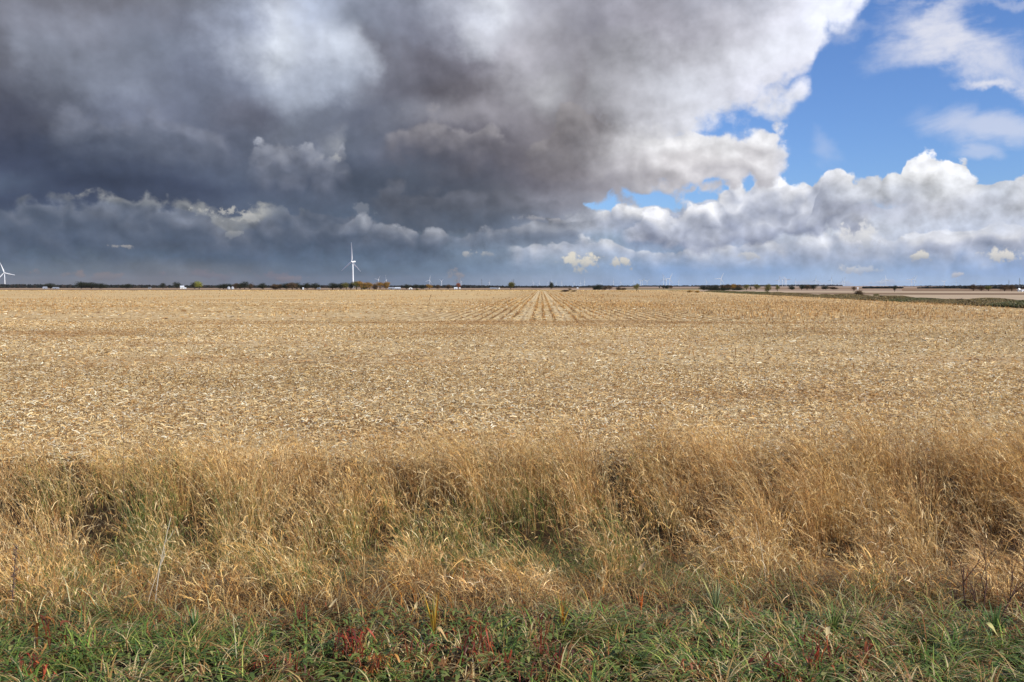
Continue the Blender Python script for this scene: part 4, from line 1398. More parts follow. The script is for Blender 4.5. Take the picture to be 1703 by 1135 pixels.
# ------------------------------------------------------------------ trees
def crown_mesh(name, seed, w, h, z0, palette, nclump, nleaf, leaf, ragged=0.25, flat=1.0):
    """crown of leaf clumps spread through an uneven volume"""
    r = np.random.default_rng(seed)
    # lobes
    nl = 7
    lobes = []
    for k in range(nl):
        a = r.uniform(0, 2 * math.pi)
        rr = r.uniform(0.1, 0.62) * w / 2
        lobes.append((math.cos(a) * rr, math.sin(a) * rr, z0 + h * r.uniform(0.25, 0.78), w * r.uniform(0.20, 0.36), h * r.uniform(0.18, 0.32)))
    lobes.append((0, 0, z0 + h * 0.5, w * 0.34, h * 0.42))
    P_, C_ = [], []
    pal = np.array([lin(c)[:3] for c in palette])
    for k in range(nclump):
        lb = lobes[r.integers(len(lobes))]
        d = r.normal(0, 1, 3)
        d /= np.linalg.norm(d)
        rad = r.uniform(0.55, 1.0 + ragged)
        c = np.array([lb[0] + d[0] * lb[3] * rad, lb[1] + d[1] * lb[3] * rad, lb[2] + d[2] * lb[4] * rad * flat])
        c[2] = max(c[2], z0 * 0.5 + 0.1)
        col = pal[r.integers(len(pal))] * r.uniform(0.75, 1.25)
        q = c + r.normal(0, leaf * 1.5, (nleaf, 3))
        P_.append(q)
        C_.append(np.clip(col * r.uniform(0.8, 1.2, (nleaf, 1)), 0, 1))
    Pn, Cn = np.concatenate(P_), np.concatenate(C_)
    n = len(Pn)
    a = r.normal(0, 1, (n, 3))
    a /= np.linalg.norm(a, axis=1)[:, None]
    b_ = np.cross(a, r.normal(0, 1, (n, 3)))
    b_ /= np.linalg.norm(b_, axis=1)[:, None]
    s_ = r.uniform(0.6, 1.3, (n, 1)) * leaf
    V = np.stack([Pn - a * s_ * 0.5, Pn - b_ * s_ * 0.35, Pn + a * s_ * 0.6, Pn + b_ * s_ * 0.35], 1).reshape(-1, 3)
    return np_mesh(name, V, [np.arange(n * 4).reshape(n, 4)], M_LEAF, np.repeat(Cn, 4, axis=0))


M_BARK = plain_mat('bark', (86, 74, 62), 0.9, 0, 0.2, 3.0, 0.1)


def trunk_mesh(seed, h, w, r0, limbs=6):
    r = random.Random(seed)
    bm = bmesh.new()
    top = (r.uniform(-.1, .1) * w, r.uniform(-.1, .1) * w, h * 0.75)
    tube(bm, [(0, 0, -0.3), (0.03 * w, 0, h * 0.25), (-0.02 * w, 0.02 * w, h * 0.5), top], [r0 * 1.3, r0, r0 * 0.7, r0 * 0.25], 8)
    for k in range(limbs):
        a = r.uniform(0, 6.28)
        z = h * r.uniform(0.22, 0.5)
        L = w * r.uniform(0.3, 0.46)
        tube(bm, [(0, 0, z), (math.cos(a) * L * 0.5, math.sin(a) * L * 0.5, z + h * 0.12), (math.cos(a) * L, math.sin(a) * L, z + h * r.uniform(0.2, 0.4))], [r0 * 0.5, r0 * 0.3, r0 * 0.08], 6)
    return bm


PAL = {
 'dark': [(52, 60, 44), (44, 52, 40), (64, 70, 50), (38, 44, 36), (70, 66, 48)],
 'brown': [(104, 84, 62), (88, 72, 54), (122, 96, 70), (76, 64, 52), (96, 84, 60)],
 'gold': [(176, 132, 56), (158, 122, 60), (134, 112, 58), (196, 150, 70), (120, 98, 52)],
 'olive': [(110, 108, 54), (128, 122, 60), (92, 94, 50), (140, 128, 66), (80, 82, 48)],
 'orange': [(160, 92, 60), (146, 84, 56), (172, 108, 68), (118, 78, 54)],
 'lime': [(150, 150, 56), (134, 140, 54), (166, 160, 70), (112, 118, 50)],
}
# prototypes 10 m tall and 10 m wide, scaled per tree
protos = {}


def tree_proto(kind, shape, seed):
    key = (kind, shape)
    if key in protos:
        return protos[key]
    name = {'round': 'deciduous_tree', 'tall': 'deciduous_tree', 'bush': 'bush', 'cedar': 'conifer_tree'}[shape]
    root = empty(name, (0, 0, 0))
    if shape == 'round':
        me = crown_mesh('crown', seed, 9.0, 8.6, 1.4, PAL[kind], 260, 16, 0.42)
        tb = trunk_mesh(seed, 9.5, 9, 0.32)
    elif shape == 'tall':
        me = crown_mesh('crown', seed, 8.0, 8.4, 2.4, PAL[kind], 190, 16, 0.42, 0.4)
        tb = trunk_mesh(seed, 10, 8, 0.32)
    elif shape == 'bush':
        me = crown_mesh('crown', seed, 9.5, 9.4, 0.2, PAL[kind], 260, 16, 0.5, 0.35)
        tb = trunk_mesh(seed, 8, 8, 0.22, 9)
    else:
        me = crown_mesh('crown', seed, 5.0, 9.4, 0.5, PAL[kind], 200, 16, 0.36, 0.3)
        tb = trunk_mesh(seed, 10, 4, 0.25)
    link('crown', me, root)
    bm_obj('trunk' if shape != 'bush' else 'stem', tb, M_BARK, root, True)
    protos[key] = [root, False]
    return protos[key]


def tree(px_, top, base, wpx, kind, shape, label, group, cat='tree', Y=None):
    pr = tree_proto(kind, shape, hash((kind, shape)) % 1000 if False else sum(map(ord, kind + shape)))
    if Y is None:
        Y = H * F / (base - HOR)
    if not pr[1]:
        o = pr[0]
        pr[1] = True
    else:
        o = copy_tree(pr[0])
    p = at(px_, HOR, Y)
    o.location = (p.x, Y, 0)
    k = Y / F
    hh = (base - top) * k / 9.0
    base_w = {'round': 9.6, 'tall': 8.6, 'bush': 10.0, 'cedar': 5.4}[shape]
    ww = wpx * k / base_w * 1.12
    o.scale = (ww, ww, hh)
    o.rotation_euler = (0, 0, rng.uniform(0, 6.28))
    tag(o, label, cat, group)
    return o


G1 = 'trees and bushes along the far edge of the field'
T_ = [
 (84, 473.5, 480.3, 16, 'dark', 'round', 'dark tree above the first grey barn roof on the left'),
 (135, 471.4, 480.3, 20, 'dark', 'round', 'tallest dark tree of the left hand grove'),
 (152, 472.4, 480.3, 20, 'dark', 'round', 'dark tree second in the left hand grove'),
 (166, 473.2, 480.3, 16, 'dark', 'bush', 'low dark tree closing the left hand grove on its right'),
 (210, 474.2, 480.3, 14, 'dark', 'bush', 'dark bush left of the small distant farm'),
 (271, 473.2, 480.4, 7, 'dark', 'cedar', 'slim dark conifer between the grove and the white farmhouse'),
 (294.5, 472.2, 480.3, 10, 'dark', 'tall', 'dark tree touching the white farmhouse on its left'),
 (324, 472.0, 481.0, 10, 'dark', 'round', 'dark left partner of the yellow green tree'),
 (331, 471.4, 481.2, 10, 'lime', 'tall', 'yellow green tree beside its dark partner'),
 (372, 474.0, 481.0, 20, 'dark', 'bush', 'dark bushy tree left of the grain bins'),
 (392, 473.4, 481.0, 12, 'brown', 'round', 'brownish tree right behind the grain bins'),
 (399, 474.0, 481.0, 12, 'dark', 'round', 'dark tree right of the grain bins'),
 (407, 471.6, 481.2, 11, 'dark', 'tall', 'taller dark tree right of the grain bins'),
 (417, 471.4, 481.0, 7, 'brown', 'cedar', 'slim brown tree right of the grain bins'),
 (437.5, 473.6, 481.8, 12, 'dark', 'round', 'round dark tree standing apart left of the brown copse'),
 (458, 474.4, 481.8, 14, 'brown', 'bush', 'brown bush at the left end of the long dark copse'),
 (466, 475.0, 481.8, 10, 'brown', 'round', 'small reddish brown tree in the long dark copse'),
 (477, 473.6, 481.8, 15, 'dark', 'round', 'dark crown left of centre in the long dark copse'),
 (486, 472.4, 481.9, 16, 'brown', 'round', 'highest olive brown crown of the long dark copse'),
 (494, 473.2, 481.8, 14, 'dark', 'round', 'dark crown right of centre in the long dark copse'),
 (501, 475.6, 481.8, 9, 'dark', 'bush', 'low dark bush left of the tiny white shed'),
 (511, 473.2, 481.8, 10, 'dark', 'round', 'left tree of the rounded dark pair'),
 (524, 473.6, 481.8, 13, 'dark', 'round', 'right tree of the rounded dark pair'),
 (553, 473.2, 482.0, 14, 'dark', 'round', 'dark tree at the left end of the golden row'),
 (567, 473.6, 482.0, 13, 'dark', 'round', 'dark tree second in the golden row'),
 (576, 472.6, 482.0, 11, 'olive', 'round', 'olive tree left of the big turbine tower'),
 (583.5, 473.0, 482.0, 9, 'dark', 'round', 'dark tree touching the big turbine tower on its left'),
 (593, 471.0, 482.0, 13, 'olive', 'round', 'olive green tree right of the big turbine tower'),
 (601, 470.2, 482.0, 12, 'gold', 'round', 'tallest golden tree right of the big turbine'),
 (605.5, 475.6, 482.0, 8, 'olive', 'bush', 'low olive bush in the golden row'),
 (614, 471.8, 482.0, 13, 'gold', 'round', 'rounded golden tree standing slightly apart in the row'),
 (624, 474.4, 482.0, 8, 'brown', 'bush', 'low brown bush between golden trees'),
 (632, 472.0, 482.0, 12, 'gold', 'tall', 'dull golden tree near the right end of the row'),
 (642, 471.2, 482.0, 10, 'gold', 'round', 'golden tree closing the row on its right'),
 (676, 474.4, 481.2, 13, 'dark', 'round', 'dark tree left of the white domed roof'),
 (692, 474.6, 481.2, 12, 'dark', 'round', 'dark tree right of the white domed roof'),
 (701, 475.0, 481.2, 10, 'dark', 'bush', 'dark bush in front of the dark wood'),
 (714.5, 474.0, 481.2, 10, 'gold', 'round', 'tan leafed tree alone before the dark wood'),
 (728, 475.0, 481.2, 10, 'brown', 'round', 'reddish brown tree right of the tan leafed tree'),
 (745, 474.6, 481.2, 12, 'brown', 'round', 'brown tree left of the orange one'),
 (762.5, 472.6, 481.0, 7, 'orange', 'tall', 'small bright orange tree beside the white shed'),
 (693.5, 480.6, 483.3, 4, 'olive', 'bush', 'tiny dark green bush on the far field edge'),
 (849.5, 471.2, 481.6, 12, 'olive', 'round', 'round olive green lone tree in front of the two masts'),
 (916.3, 471.2, 481.6, 8.6, 'dark', 'round', 'round dark lone tree on the far field edge'),
 (948, 480.2, 482.6, 6, 'brown', 'bush', 'tiny brown bush in the pale strip'),
 (990, 477.4, 483.0, 8, 'dark', 'bush', 'small dark bush at the left of the shrub clump'),
 (997, 474.6, 483.2, 13, 'dark', 'bush', 'biggest dark shrub of the middle clump'),
 (1006, 476.4, 483.0, 9, 'brown', 'bush', 'brown shrub right of the biggest dark shrub'),
 (1014, 476.6, 482.4, 9, 'brown', 'round', 'reddish small tree right of the shrub clump'),
 (1029, 478.2, 484.0, 10, 'brown', 'bush', 'left shrub of the wide brown scrub patch'),
 (1037, 479.4, 484.0, 9, 'brown', 'bush', 'right shrub of the wide brown scrub patch'),
 (1058.8, 474.8, 484.6, 9, 'olive', 'tall', 'small brownish tree with a thin trunk below the open rotor turbine'),
 (1096.5, 476.0, 480.4, 2.4, 'dark', 'cedar', 'tiny dark conifer left of the small copse under the bright turbines'),
 (1104, 475.4, 480.6, 7, 'dark', 'round', 'dark tree left in the small copse under the bright turbines'),
 (1110, 475.8, 480.6, 8, 'dark', 'bush', 'dark bush middle of the small copse under the bright turbines'),
 (1116, 475.6, 480.6, 6, 'brown', 'round', 'reddish tree right in the small copse under the bright turbines'),
 (1170, 476.6, 483.0, 14, 'dark', 'bush', 'dark bush at the left tip of the long copse'),
 (1181, 476.8, 483.0, 15, 'dark', 'bush', 'dark rounded bush second in the long copse'),
 (1192, 476.6, 483.0, 14, 'dark', 'round', 'dark tree third in the long copse'),
 (1202, 475.2, 483.1, 13, 'brown', 'round', 'brown topped tree at the centre of the long copse'),
 (1211, 474.4, 483.2, 14, 'brown', 'round', 'higher brown tree right of the long copse centre'),
 (1219, 473.8, 483.2, 12, 'gold', 'round', 'rusty golden crown, highest of the long copse'),
 (1227, 475.0, 483.2, 13, 'brown', 'round', 'brown tree near the right end of the long copse'),
 (1184, 479.4, 483.4, 22, 'dark', 'bush', 'low dark thicket in front of the left half of the long copse'),
 (1206, 479.6, 483.4, 24, 'dark', 'bush', 'low dark thicket in front of the centre of the long copse'),
 (1225, 479.6, 483.4, 18, 'dark', 'bush', 'low dark thicket in front of the right end of the long copse'),
 (1241.5, 475.6, 483.0, 10, 'olive', 'tall', 'first of the small standard trees right of the long copse'),
 (1248.3, 478.4, 483.0, 2.4, 'dark', 'cedar', 'dark gate post like bush between the small standard trees'),
 (1259.0, 475.4, 482.8, 11, 'olive', 'tall', 'second of the small standard trees right of the long copse'),
 (1293.2, 476.6, 485.0, 7, 'olive', 'tall', 'small tree right of the large pale barked tree'),
 (1316, 476.8, 482.4, 10, 'dark', 'bush', 'small square dark thicket'),
 (1333, 475.2, 482.4, 11, 'dark', 'round', 'left dark tree of the big thicket on the rise'),
 (1342, 475.0, 482.4, 13, 'brown', 'round', 'brown crown in the middle of the big thicket on the rise'),
 (1353, 475.2, 482.4, 12, 'dark', 'round', 'right dark tree of the big thicket on the rise'),
 (1373, 476.6, 481.8, 12, 'dark', 'bush', 'dark left end of the low brown thicket'),
 (1386, 477.6, 481.8, 14, 'brown', 'bush', 'brown right end of the low brown thicket'),
 (1420.3, 478.2, 485.4, 7, 'brown', 'tall', 'small brown tree alone on the pale plot'),
 (1469, 473.8, 477.8, 5, 'dark', 'round', 'small round tree on the ridge by the taller turbine'),
 (1422, 474.2, 477.4, 12, 'dark', 'bush', 'dark clump on the crest of the pink rise'),
 (1488, 476.6, 486.0, 6, 'dark', 'tall', 'small dark tree in front of the right hand woods'),
 (1619, 474.8, 484.0, 13, 'brown', 'round', 'brownish crown, first of the autumn trees in the right woods'),
 (1632, 477.0, 484.2, 12, 'brown', 'round', 'low brown tree second of the autumn trees in the right woods'),
 (1644, 477.2, 484.2, 12, 'olive', 'round', 'olive tree third of the autumn trees in the right woods'),
 (1671, 475.8, 484.6, 16, 'brown', 'round', 'wide rusty tree of the right woods near the frame edge'),
 (1683, 475.4, 484.6, 13, 'brown', 'round', 'tall rusty tree of the right woods left of the small white house'),
]
for (px_, tp, bs, w_, kd, sh, lab) in T_:
    near_ = px_ < 650
    tree(px_, tp - (0.7 if near_ else 0), bs, w_ * (1.25 if near_ else 1.05), kd, sh, lab, G1, 'bush' if sh == 'bush' else 'tree')
# nearer ones on the field's right boundary, standing at the foot of the bank
tree(1277.5, 476.3, 490.8, 10.5, 'olive', 'tall', 'forked tree with a pale leaning trunk on the ditch bank', G1, 'tree')
tree(1428.5, 484.4, 496.0, 17, 'brown', 'bush', 'bare rounded bush on the ditch bank right of the forked tree', G1, 'bush')
tree(1459, 489.4, 498.4, 11, 'olive', 'bush', 'loose weedy bush on the ditch bank, right of the bare rounded one', G1, 'bush')
tree(1501, 492.6, 499.4, 6, 'brown', 'bush', 'small rusty bush on the ditch bank', G1, 'bush')
tree(1550, 497.2, 503.6, 12, 'brown', 'bush', 'purplish brown bush in the ditch bank grass, leftmost of three', G1, 'bush')
tree(1581, 497.6, 504.6, 14, 'brown', 'bush', 'purplish brown bush in the ditch bank grass, middle of three', G1, 'bush')
tree(1600, 497.6, 506.0, 13, 'brown', 'bush', 'reddish brown bush in the ditch bank grass, right of three', G1, 'bush')
tree(1147, 483.0, 487.0, 9, 'gold', 'bush', 'tan weedy bush on the field corner', G1, 'bush')
tree(1160, 483.6, 487.6, 7, 'gold', 'bush', 'smaller tan weedy bush right of the field corner', G1, 'bush')
tree(940, 482.6, 485.8, 17, 'brown', 'bush', 'low flat brown weed patch on the far field edge', G1, 'bush')
tree(954, 483.2, 485.6, 9, 'brown', 'bush', 'smaller brown weed patch right of the flat one', G1, 'bush')


# ------------------------------------------------------------------ far-off woods that read as one mass
def woods(name, segs, palette, label, per_px=1.6, leaf=2.2):
    r = np.random.default_rng(len(segs) * 13 + 5)
    P_, C_ = [], []
    pal = np.array([lin(c)[:3] for c in palette])
    for x0, x1, top0, top1, base, Y in segs:
        n_ = max(2, int((x1 - x0) * per_px))
        for q in range(n_):
            xx = r.uniform(x0, x1)
            f = (xx - x0) / (x1 - x0)
            tp = top0 + (top1 - top0) * f + r.normal(0, 0.45)
            YY = Y * r.uniform(0.98, 1.05)
            zt = H + (HOR - tp) / F * YY
            zb = H + (HOR - base) / F * YY
            zb = max(zb, 0.0)
            hh = max(zt - zb, 2.0)
            X = at(xx, HOR, YY).x
            w_ = YY / F * r.uniform(1.6, 3.0)
            m_ = 46
            d = r.normal(0, 1, (m_, 3))
            d /= np.linalg.norm(d, axis=1)[:, None]
            c = np.array([X, YY, zb + hh * 0.5]) + d * np.array([w_, w_, hh * 0.5]) * r.uniform(0.5, 1.0, (m_, 1))
            P_.append(c)
            C_.append(pal[r.integers(len(pal))] * r.uniform(0.75, 1.25, (m_, 1)) * np.ones((m_, 3)))
    Pn, Cn = np.concatenate(P_), np.concatenate(C_)
    n = len(Pn)
    a = r.normal(0, 1, (n, 3))
    a /= np.linalg.norm(a, axis=1)[:, None]
    b_ = np.cross(a, r.normal(0, 1, (n, 3)))
    b_ /= np.linalg.norm(b_, axis=1)[:, None]
    s_ = r.uniform(0.6, 1.3, (n, 1)) * leaf * (Pn[:, 1:2] / 2500.0)
    V = np.stack([Pn - a * s_, Pn - b_ * s_ * 0.8, Pn + a * s_, Pn + b_ * s_ * 0.8], 1).reshape(-1, 3)
    V[:, 2] = np.maximum(V[:, 2], -0.2)
    me = np_mesh(name, V, [np.arange(n * 4).reshape(n, 4)], M_LEAF, np.repeat(Cn, 4, axis=0))
    o = link(name, me)
    tag(o, label, 'woods', kind='stuff')


DK = [(50, 54, 50), (42, 46, 44), (60, 60, 54), (66, 58, 52), (46, 52, 46)]
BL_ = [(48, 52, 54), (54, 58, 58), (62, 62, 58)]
woods('distant_woods', [(-160, 70, 474, 473.6, 479.6, 2300), (60, 250, 474.4, 474.6, 479.8, 2300), (230, 430, 475.4, 475.2, 479.8, 2500), (-400, -150, 474, 474, 479.6, 2300)], DK,
      'dark hedgerow woods lining the left horizon', 1.5)
woods('distant_woods', [(430, 560, 475.2, 475.8, 479.6, 2700), (640, 700, 476.0, 475.6, 479.8, 2500), (690, 860, 475.2, 476.2, 480.0, 2400), (770, 800, 474.4, 475.6, 480, 2300)], BL_ + DK,
      'dark wood filling the middle of the horizon behind the farm sheds', 1.5)
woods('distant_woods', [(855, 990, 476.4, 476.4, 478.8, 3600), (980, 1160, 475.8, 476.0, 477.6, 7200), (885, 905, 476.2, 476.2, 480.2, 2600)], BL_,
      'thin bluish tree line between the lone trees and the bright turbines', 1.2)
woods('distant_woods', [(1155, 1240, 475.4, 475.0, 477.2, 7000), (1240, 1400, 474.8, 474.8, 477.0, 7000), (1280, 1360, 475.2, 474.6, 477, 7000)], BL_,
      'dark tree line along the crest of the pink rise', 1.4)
woods('distant_woods', [(1436, 1500, 477.2, 477.4, 483.0, 1500), (1526, 1620, 478.2, 476.6, 483.4, 1450), (1600, 1720, 477.8, 477.4, 484.2, 1200), (1720, 2000, 477, 476, 484.2, 1200)], DK,
      'long dark hedgerow woods on the right behind the pale plots', 1.7, 1.9)
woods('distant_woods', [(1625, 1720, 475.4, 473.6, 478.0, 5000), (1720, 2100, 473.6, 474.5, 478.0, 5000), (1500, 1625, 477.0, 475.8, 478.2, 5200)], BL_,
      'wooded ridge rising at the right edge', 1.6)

# ------------------------------------------------------------------ bank of rough grass along the right field boundary
rb = Ribbons()
n = 80000
f = rng.uniform(0, 1, n) ** 1.6
y = 84 + f * 330
wbank = 7.5
off = rng.uniform(-0.5, wbank, n)
x = border_x(y) + off
prof = np.sin(np.clip((off + 0.5) / (wbank + 0.5), 0, 1) * math.pi)
nz = noise2(x, y, 131, 3, 0.12)
h = (0.22 + 0.5 * np.clip(nz + 0.3, 0, 1)) * (0.6 + 0.6 * prof) * np.interp(y, [90, 180, 400], [1.0, 0.75, 0.6])
base = np.stack([x, y, 0.35 * prof], -1)
a = rng.uniform(0, 2 * math.pi, n)
tt = np.linspace(0, 1, 3)
pts = base[:, None, :] + hdir(a)[:, None, :] * (h[:, None] * 0.6 * tt ** 1.5)[..., None] + UP * (h[:, None] * tt)[..., None]
gr = noise2(x, y * 0.6, 133, 3, 0.06)
col = pick([(140, 120, 74), (116, 102, 62), (96, 88, 52), (164, 138, 88), (84, 74, 48), (104, 78, 52)], n, [3, 3, 2.4, 2.4, 2, 1.2], 0.16)
g2 = (gr > 0.12) & (off < 7) & (rng.uniform(0, 1, n) < 0.7)
col[g2] = pick([(88, 92, 50), (76, 82, 46), (102, 102, 58)], g2.sum(), None, 0.14)
rb.add(pts, 0.07 + 0.0005 * y, hdir(rng.uniform(-0.8, 0.8, n)), col, np.array([1.0, 0.9, 0.35]))
bk = rb.build('bank_grass', M_GREEN)
tag(bk, 'rough olive grass bank bordering the field on the right', 'grass bank', kind='stuff')
# thin fringe at the far edge of the field
rb = Ribbons()
n = 16000
y = 517 + rng.uniform(0, 5, n)
x = rng.uniform(-420, 118, n)
h = rng.uniform(0.2, 0.55, n) * (1 + 0.6 * noise2(x, y, 141, 2, 0.05))
base = np.stack([x, y, np.zeros(n)], -1)
pts = base[:, None, :] + UP * (h[:, None] * np.linspace(0, 1, 2))[..., None]
rb.add(pts, np.full(n, 0.5), hdir(rng.uniform(-0.5, 0.5, n)), pick([(222, 196, 140), (206, 176, 118), (190, 158, 100)], n, None, 0.1), np.array([1.0, 0.6]))
tag(rb.build('field_edge_grass', M_DRY), 'pale grass fringe at the far end of the stubble field', 'grass', kind='stuff')


# ------------------------------------------------------------------ farm buildings
M_WALLW = plain_mat('white_siding', (226, 226, 222), 0.7, 0, 0.05, 0.6)
M_WALLG = plain_mat('grey_siding', (150, 154, 158), 0.7, 0, 0.06, 0.6)
M_ROOFL = plain_mat('pale_metal_roof', (214, 218, 222), 0.45, 0.2, 0.05, 0.4)
M_ROOFD = plain_mat('dark_shingle_roof', (84, 82, 84), 0.8, 0, 0.1, 0.8)
M_ROOFG = plain_mat('grey_metal_roof', (158, 162, 170), 0.5, 0.2, 0.05, 0.4)
M_DOOR = plain_mat('brown_door', (80, 66, 54), 0.7, 0, 0.1, 1.0)
M_GLASS = plain_mat('window_glass', (52, 60, 70), 0.15, 0, 0.05, 1.0)
M_BIN = plain_mat('grain_bin_steel', (196, 200, 204), 0.45, 0.4, 0.05, 0.3)


def gable(name, cat, px_, wpx, base, wall_px, roof_px, wall, roof, label, depth=1.0, rz=0.1, windows=2, group=None):
    Y = H * F / (base - HOR)
    k = Y / F
    w, hw, hr = wpx * k, wall_px * k, roof_px * k
    d = w * depth
    root = empty(name, (at(px_, HOR, Y).x, Y, 0), rz)
    bm = bmesh.new()
    a = [bm.verts.new(p) for p in ((-w / 2, -d / 2, 0), (w / 2, -d / 2, 0), (w / 2, d / 2, 0), (-w / 2, d / 2, 0))]
    b_ = [bm.verts.new(p) for p in ((-w / 2, -d / 2, hw), (w / 2, -d / 2, hw), (w / 2, d / 2, hw), (-w / 2, d / 2, hw))]
    g0 = bm.verts.new((-w / 2, 0, hw + hr * 0.93))
    g1 = bm.verts.new((w / 2, 0, hw + hr * 0.93))
    bm.faces.new((a[0], a[1], b_[1], b_[0]))
    bm.faces.new((a[2], a[3], b_[3], b_[2]))
    bm.faces.new((a[1], a[2], b_[2], g1, b_[1]))
    bm.faces.new((a[3], a[0], b_[0], g0, b_[3]))
    bm_obj('wall', bm, wall, root)
    bm = bmesh.new()
    e = w * 0.04
    t0 = 0.25
    for s_ in (-1, 1):
        y0, y1 = s_ * (d / 2 + e), 0.0
        z0, z1 = hw - e * hr / (d / 2), hw + hr
        vs = [bm.verts.new(p) for p in ((-w / 2 - e, y0, z0), (w / 2 + e, y0, z0), (w / 2 + e, y1, z1), (-w / 2 - e, y1, z1), (-w / 2 - e, y0, z0 + t0), (w / 2 + e, y0, z0 + t0), (w / 2 + e, y1, z1 + t0), (-w / 2 - e, y1, z1 + t0))]
        for f_ in ((0, 1, 2, 3), (4, 5, 6, 7), (0, 1, 5, 4), (0, 3, 7, 4), (1, 2, 6, 5)):
            bm.faces.new([vs[q] for q in f_])
    bm_obj('roof', bm, roof, root)
    bm = bmesh.new()
    box(bm, -w * 0.10, w * 0.08, -d / 2 - 0.12, -d / 2 + 0.05, 0, hw * 0.75)
    bm_obj('door', bm, M_DOOR, root)
    for q in range(windows):
        xx = (-0.32 + 0.60 * q) * w
        bm = bmesh.new()
        box(bm, xx - w * 0.06, xx + w * 0.06, -d / 2 - 0.10, -d / 2 + 0.05, hw * 0.38, hw * 0.78)
        bm_obj('window', bm, M_GLASS, root)
    return tag(root, label, cat, group)


gable('barn', 'barn', 75, 6, 480.6, 1.4, 1.9, M_WALLG, M_ROOFG, 'grey roofed barn far left among dark trees', 1.2, 0.3, 0)
gable('barn', 'barn', 93, 9, 480.7, 1.3, 1.1, M_WALLG, M_ROOFG, 'long low grey barn right of the grey roofed one', 0.5, 0.1, 1)
gable('farmhouse', 'house', 249, 4, 480.5, 1.6, 1.2, M_WALLG, M_ROOFD, 'dull farmhouse in front of the left horizon woods', 0.9, 0.2)
gable('farmhouse', 'house', 303, 6, 480.6, 2.6, 2.3, M_WALLW, M_ROOFL, 'white farmhouse left of the yellow green tree', 0.9, 0.3)
gable('shed', 'shed', 307.8, 3.2, 480.9, 1.5, 0.9, M_WALLW, M_ROOFL, 'small white shed at the foot of the white farmhouse', 0.8, 0.1, 0)
gable('shed', 'shed', 504.2, 2.2, 482.2, 2.2, 1.2, M_WALLW, M_ROOFL, 'tiny white shed by the long dark copse', 0.8, 0.1, 0)
gable('farmhouse', 'house', 530, 6, 481.2, 1.4, 1.2, M_WALLG, M_ROOFG, 'small grey house in the gap before the golden row', 0.8, 0.1)
gable('machine_shed', 'shed', 651, 9, 481.6, 2.0, 1.4, M_WALLG, M_ROOFG, 'long grey machine shed right of the golden row', 0.6, 0.05, 1)
gable('machine_shed', 'shed', 661.5, 9, 481.5, 1.5, 1.7, M_WALLG, M_ROOFL, 'machine shed with a bright white roof', 0.6, -0.05, 1)
gable('shed', 'shed', 758, 5.5, 481.3, 1.6, 1.4, M_WALLW, M_ROOFL, 'white shed left of the orange tree', 0.6, 0.15, 0)
gable('shed', 'shed', 764.6, 2.6, 481.2, 1.8, 0.8, M_WALLW, M_ROOFL, 'small white shed under the orange tree', 0.8, 0.0, 0)
gable('machine_shed', 'shed', 820, 10, 480.9, 1.0, 0.9, M_WALLG, M_ROOFG, 'low grey shed left of the white one', 0.4, 0.05, 1)
gable('shed', 'shed', 828.5, 5, 481.2, 2.2, 1.3, M_WALLW, M_ROOFD, 'white shed with a dark roof right of the low grey one', 0.7, -0.25, 1)
gable('shed', 'shed', 960.5, 2.4, 480.5, 1.2, 0.7, M_WALLW, M_ROOFL, 'tiny white shed below the paired turbines', 0.8, 0.1, 0)
gable('shed', 'shed', 1426.5, 1.8, 482.0, 2.6, 0.8, M_WALLW, M_ROOFL, 'tiny white hut on the pink rise', 0.8, 0.1, 0)
gable('farmhouse', 'house', 1695, 3.2, 485.2, 2.8, 2.0, M_WALLW, M_ROOFL, 'small white house in the right woods near the frame edge', 0.9, 0.2)
gable('barn', 'barn', 1702, 7, 485.4, 1.5, 1.1, M_WALLW, M_ROOFL, 'low white barn cut by the right edge of the photo', 0.6, 0.0, 0)
# domed white hoop barn
Y = H * F / (481.4 - HOR)
k = Y / F
root = empty('hoop_barn', (at(683, HOR, Y).x, Y, 0), 0.1)
bm = bmesh.new()
w = 6.5 * k
rings = []
for yy in (-0.55 * w, 0.55 * w):
    rings.append([bm.verts.new((math.cos(math.pi * j / 14) * w / 2, yy, math.sin(math.pi * j / 14) * 3.0 * k)) for j in range(15)])
for j in range(14):
    bm.faces.new((rings[0][j], rings[0][j + 1], rings[1][j + 1], rings[1][j]))
bm_obj('roof', bm, M_ROOFL, root, True)
bm = bmesh.new()
for yy in (-0.54 * w, 0.54 * w):
    bm.faces.new([bm.verts.new((math.cos(math.pi * j / 14) * w * 0.49, yy, math.sin(math.pi * j / 14) * 2.95 * k)) for j in range(15)])
bm_obj('end_wall', bm, M_WALLW, root)
bm = bmesh.new()
box(bm, -w * 0.12, w * 0.12, -0.56 * w, -0.545 * w, 0, 1.8 * k)
bm_obj('door', bm, M_DOOR, root)
tag(root, 'white dome roofed barn among dark trees in the middle', 'barn')
# grain bins
for q, (px_, lab) in enumerate(((380.5, 'left silver grain bin among dark trees'), (386.8, 'right silver grain bin, duller, among dark trees'))):
    Y = H * F / (481.2 - HOR)
    k = Y / F
    root = empty('grain_bin', (at(px_, HOR, Y).x, Y, 0))
    r0 = (2.3 - q * 0.2) * k
    bm = bmesh.new()
    tube(bm, [(0, 0, 0), (0, 0, 3.2 * k)], [r0, r0], 20)
    bm_obj('drum', bm, M_BIN, root)
    bm = bmesh.new()
    tube(bm, [(0, 0, 3.2 * k), (0, 0, 4.5 * k), (0, 0, 4.8 * k)], [r0 * 1.04, r0 * 0.18, r0 * 0.15], 20)
    bm_obj('cone_roof', bm, M_ROOFG, root)
    tag(root, lab, 'grain bin', 'grain bins')


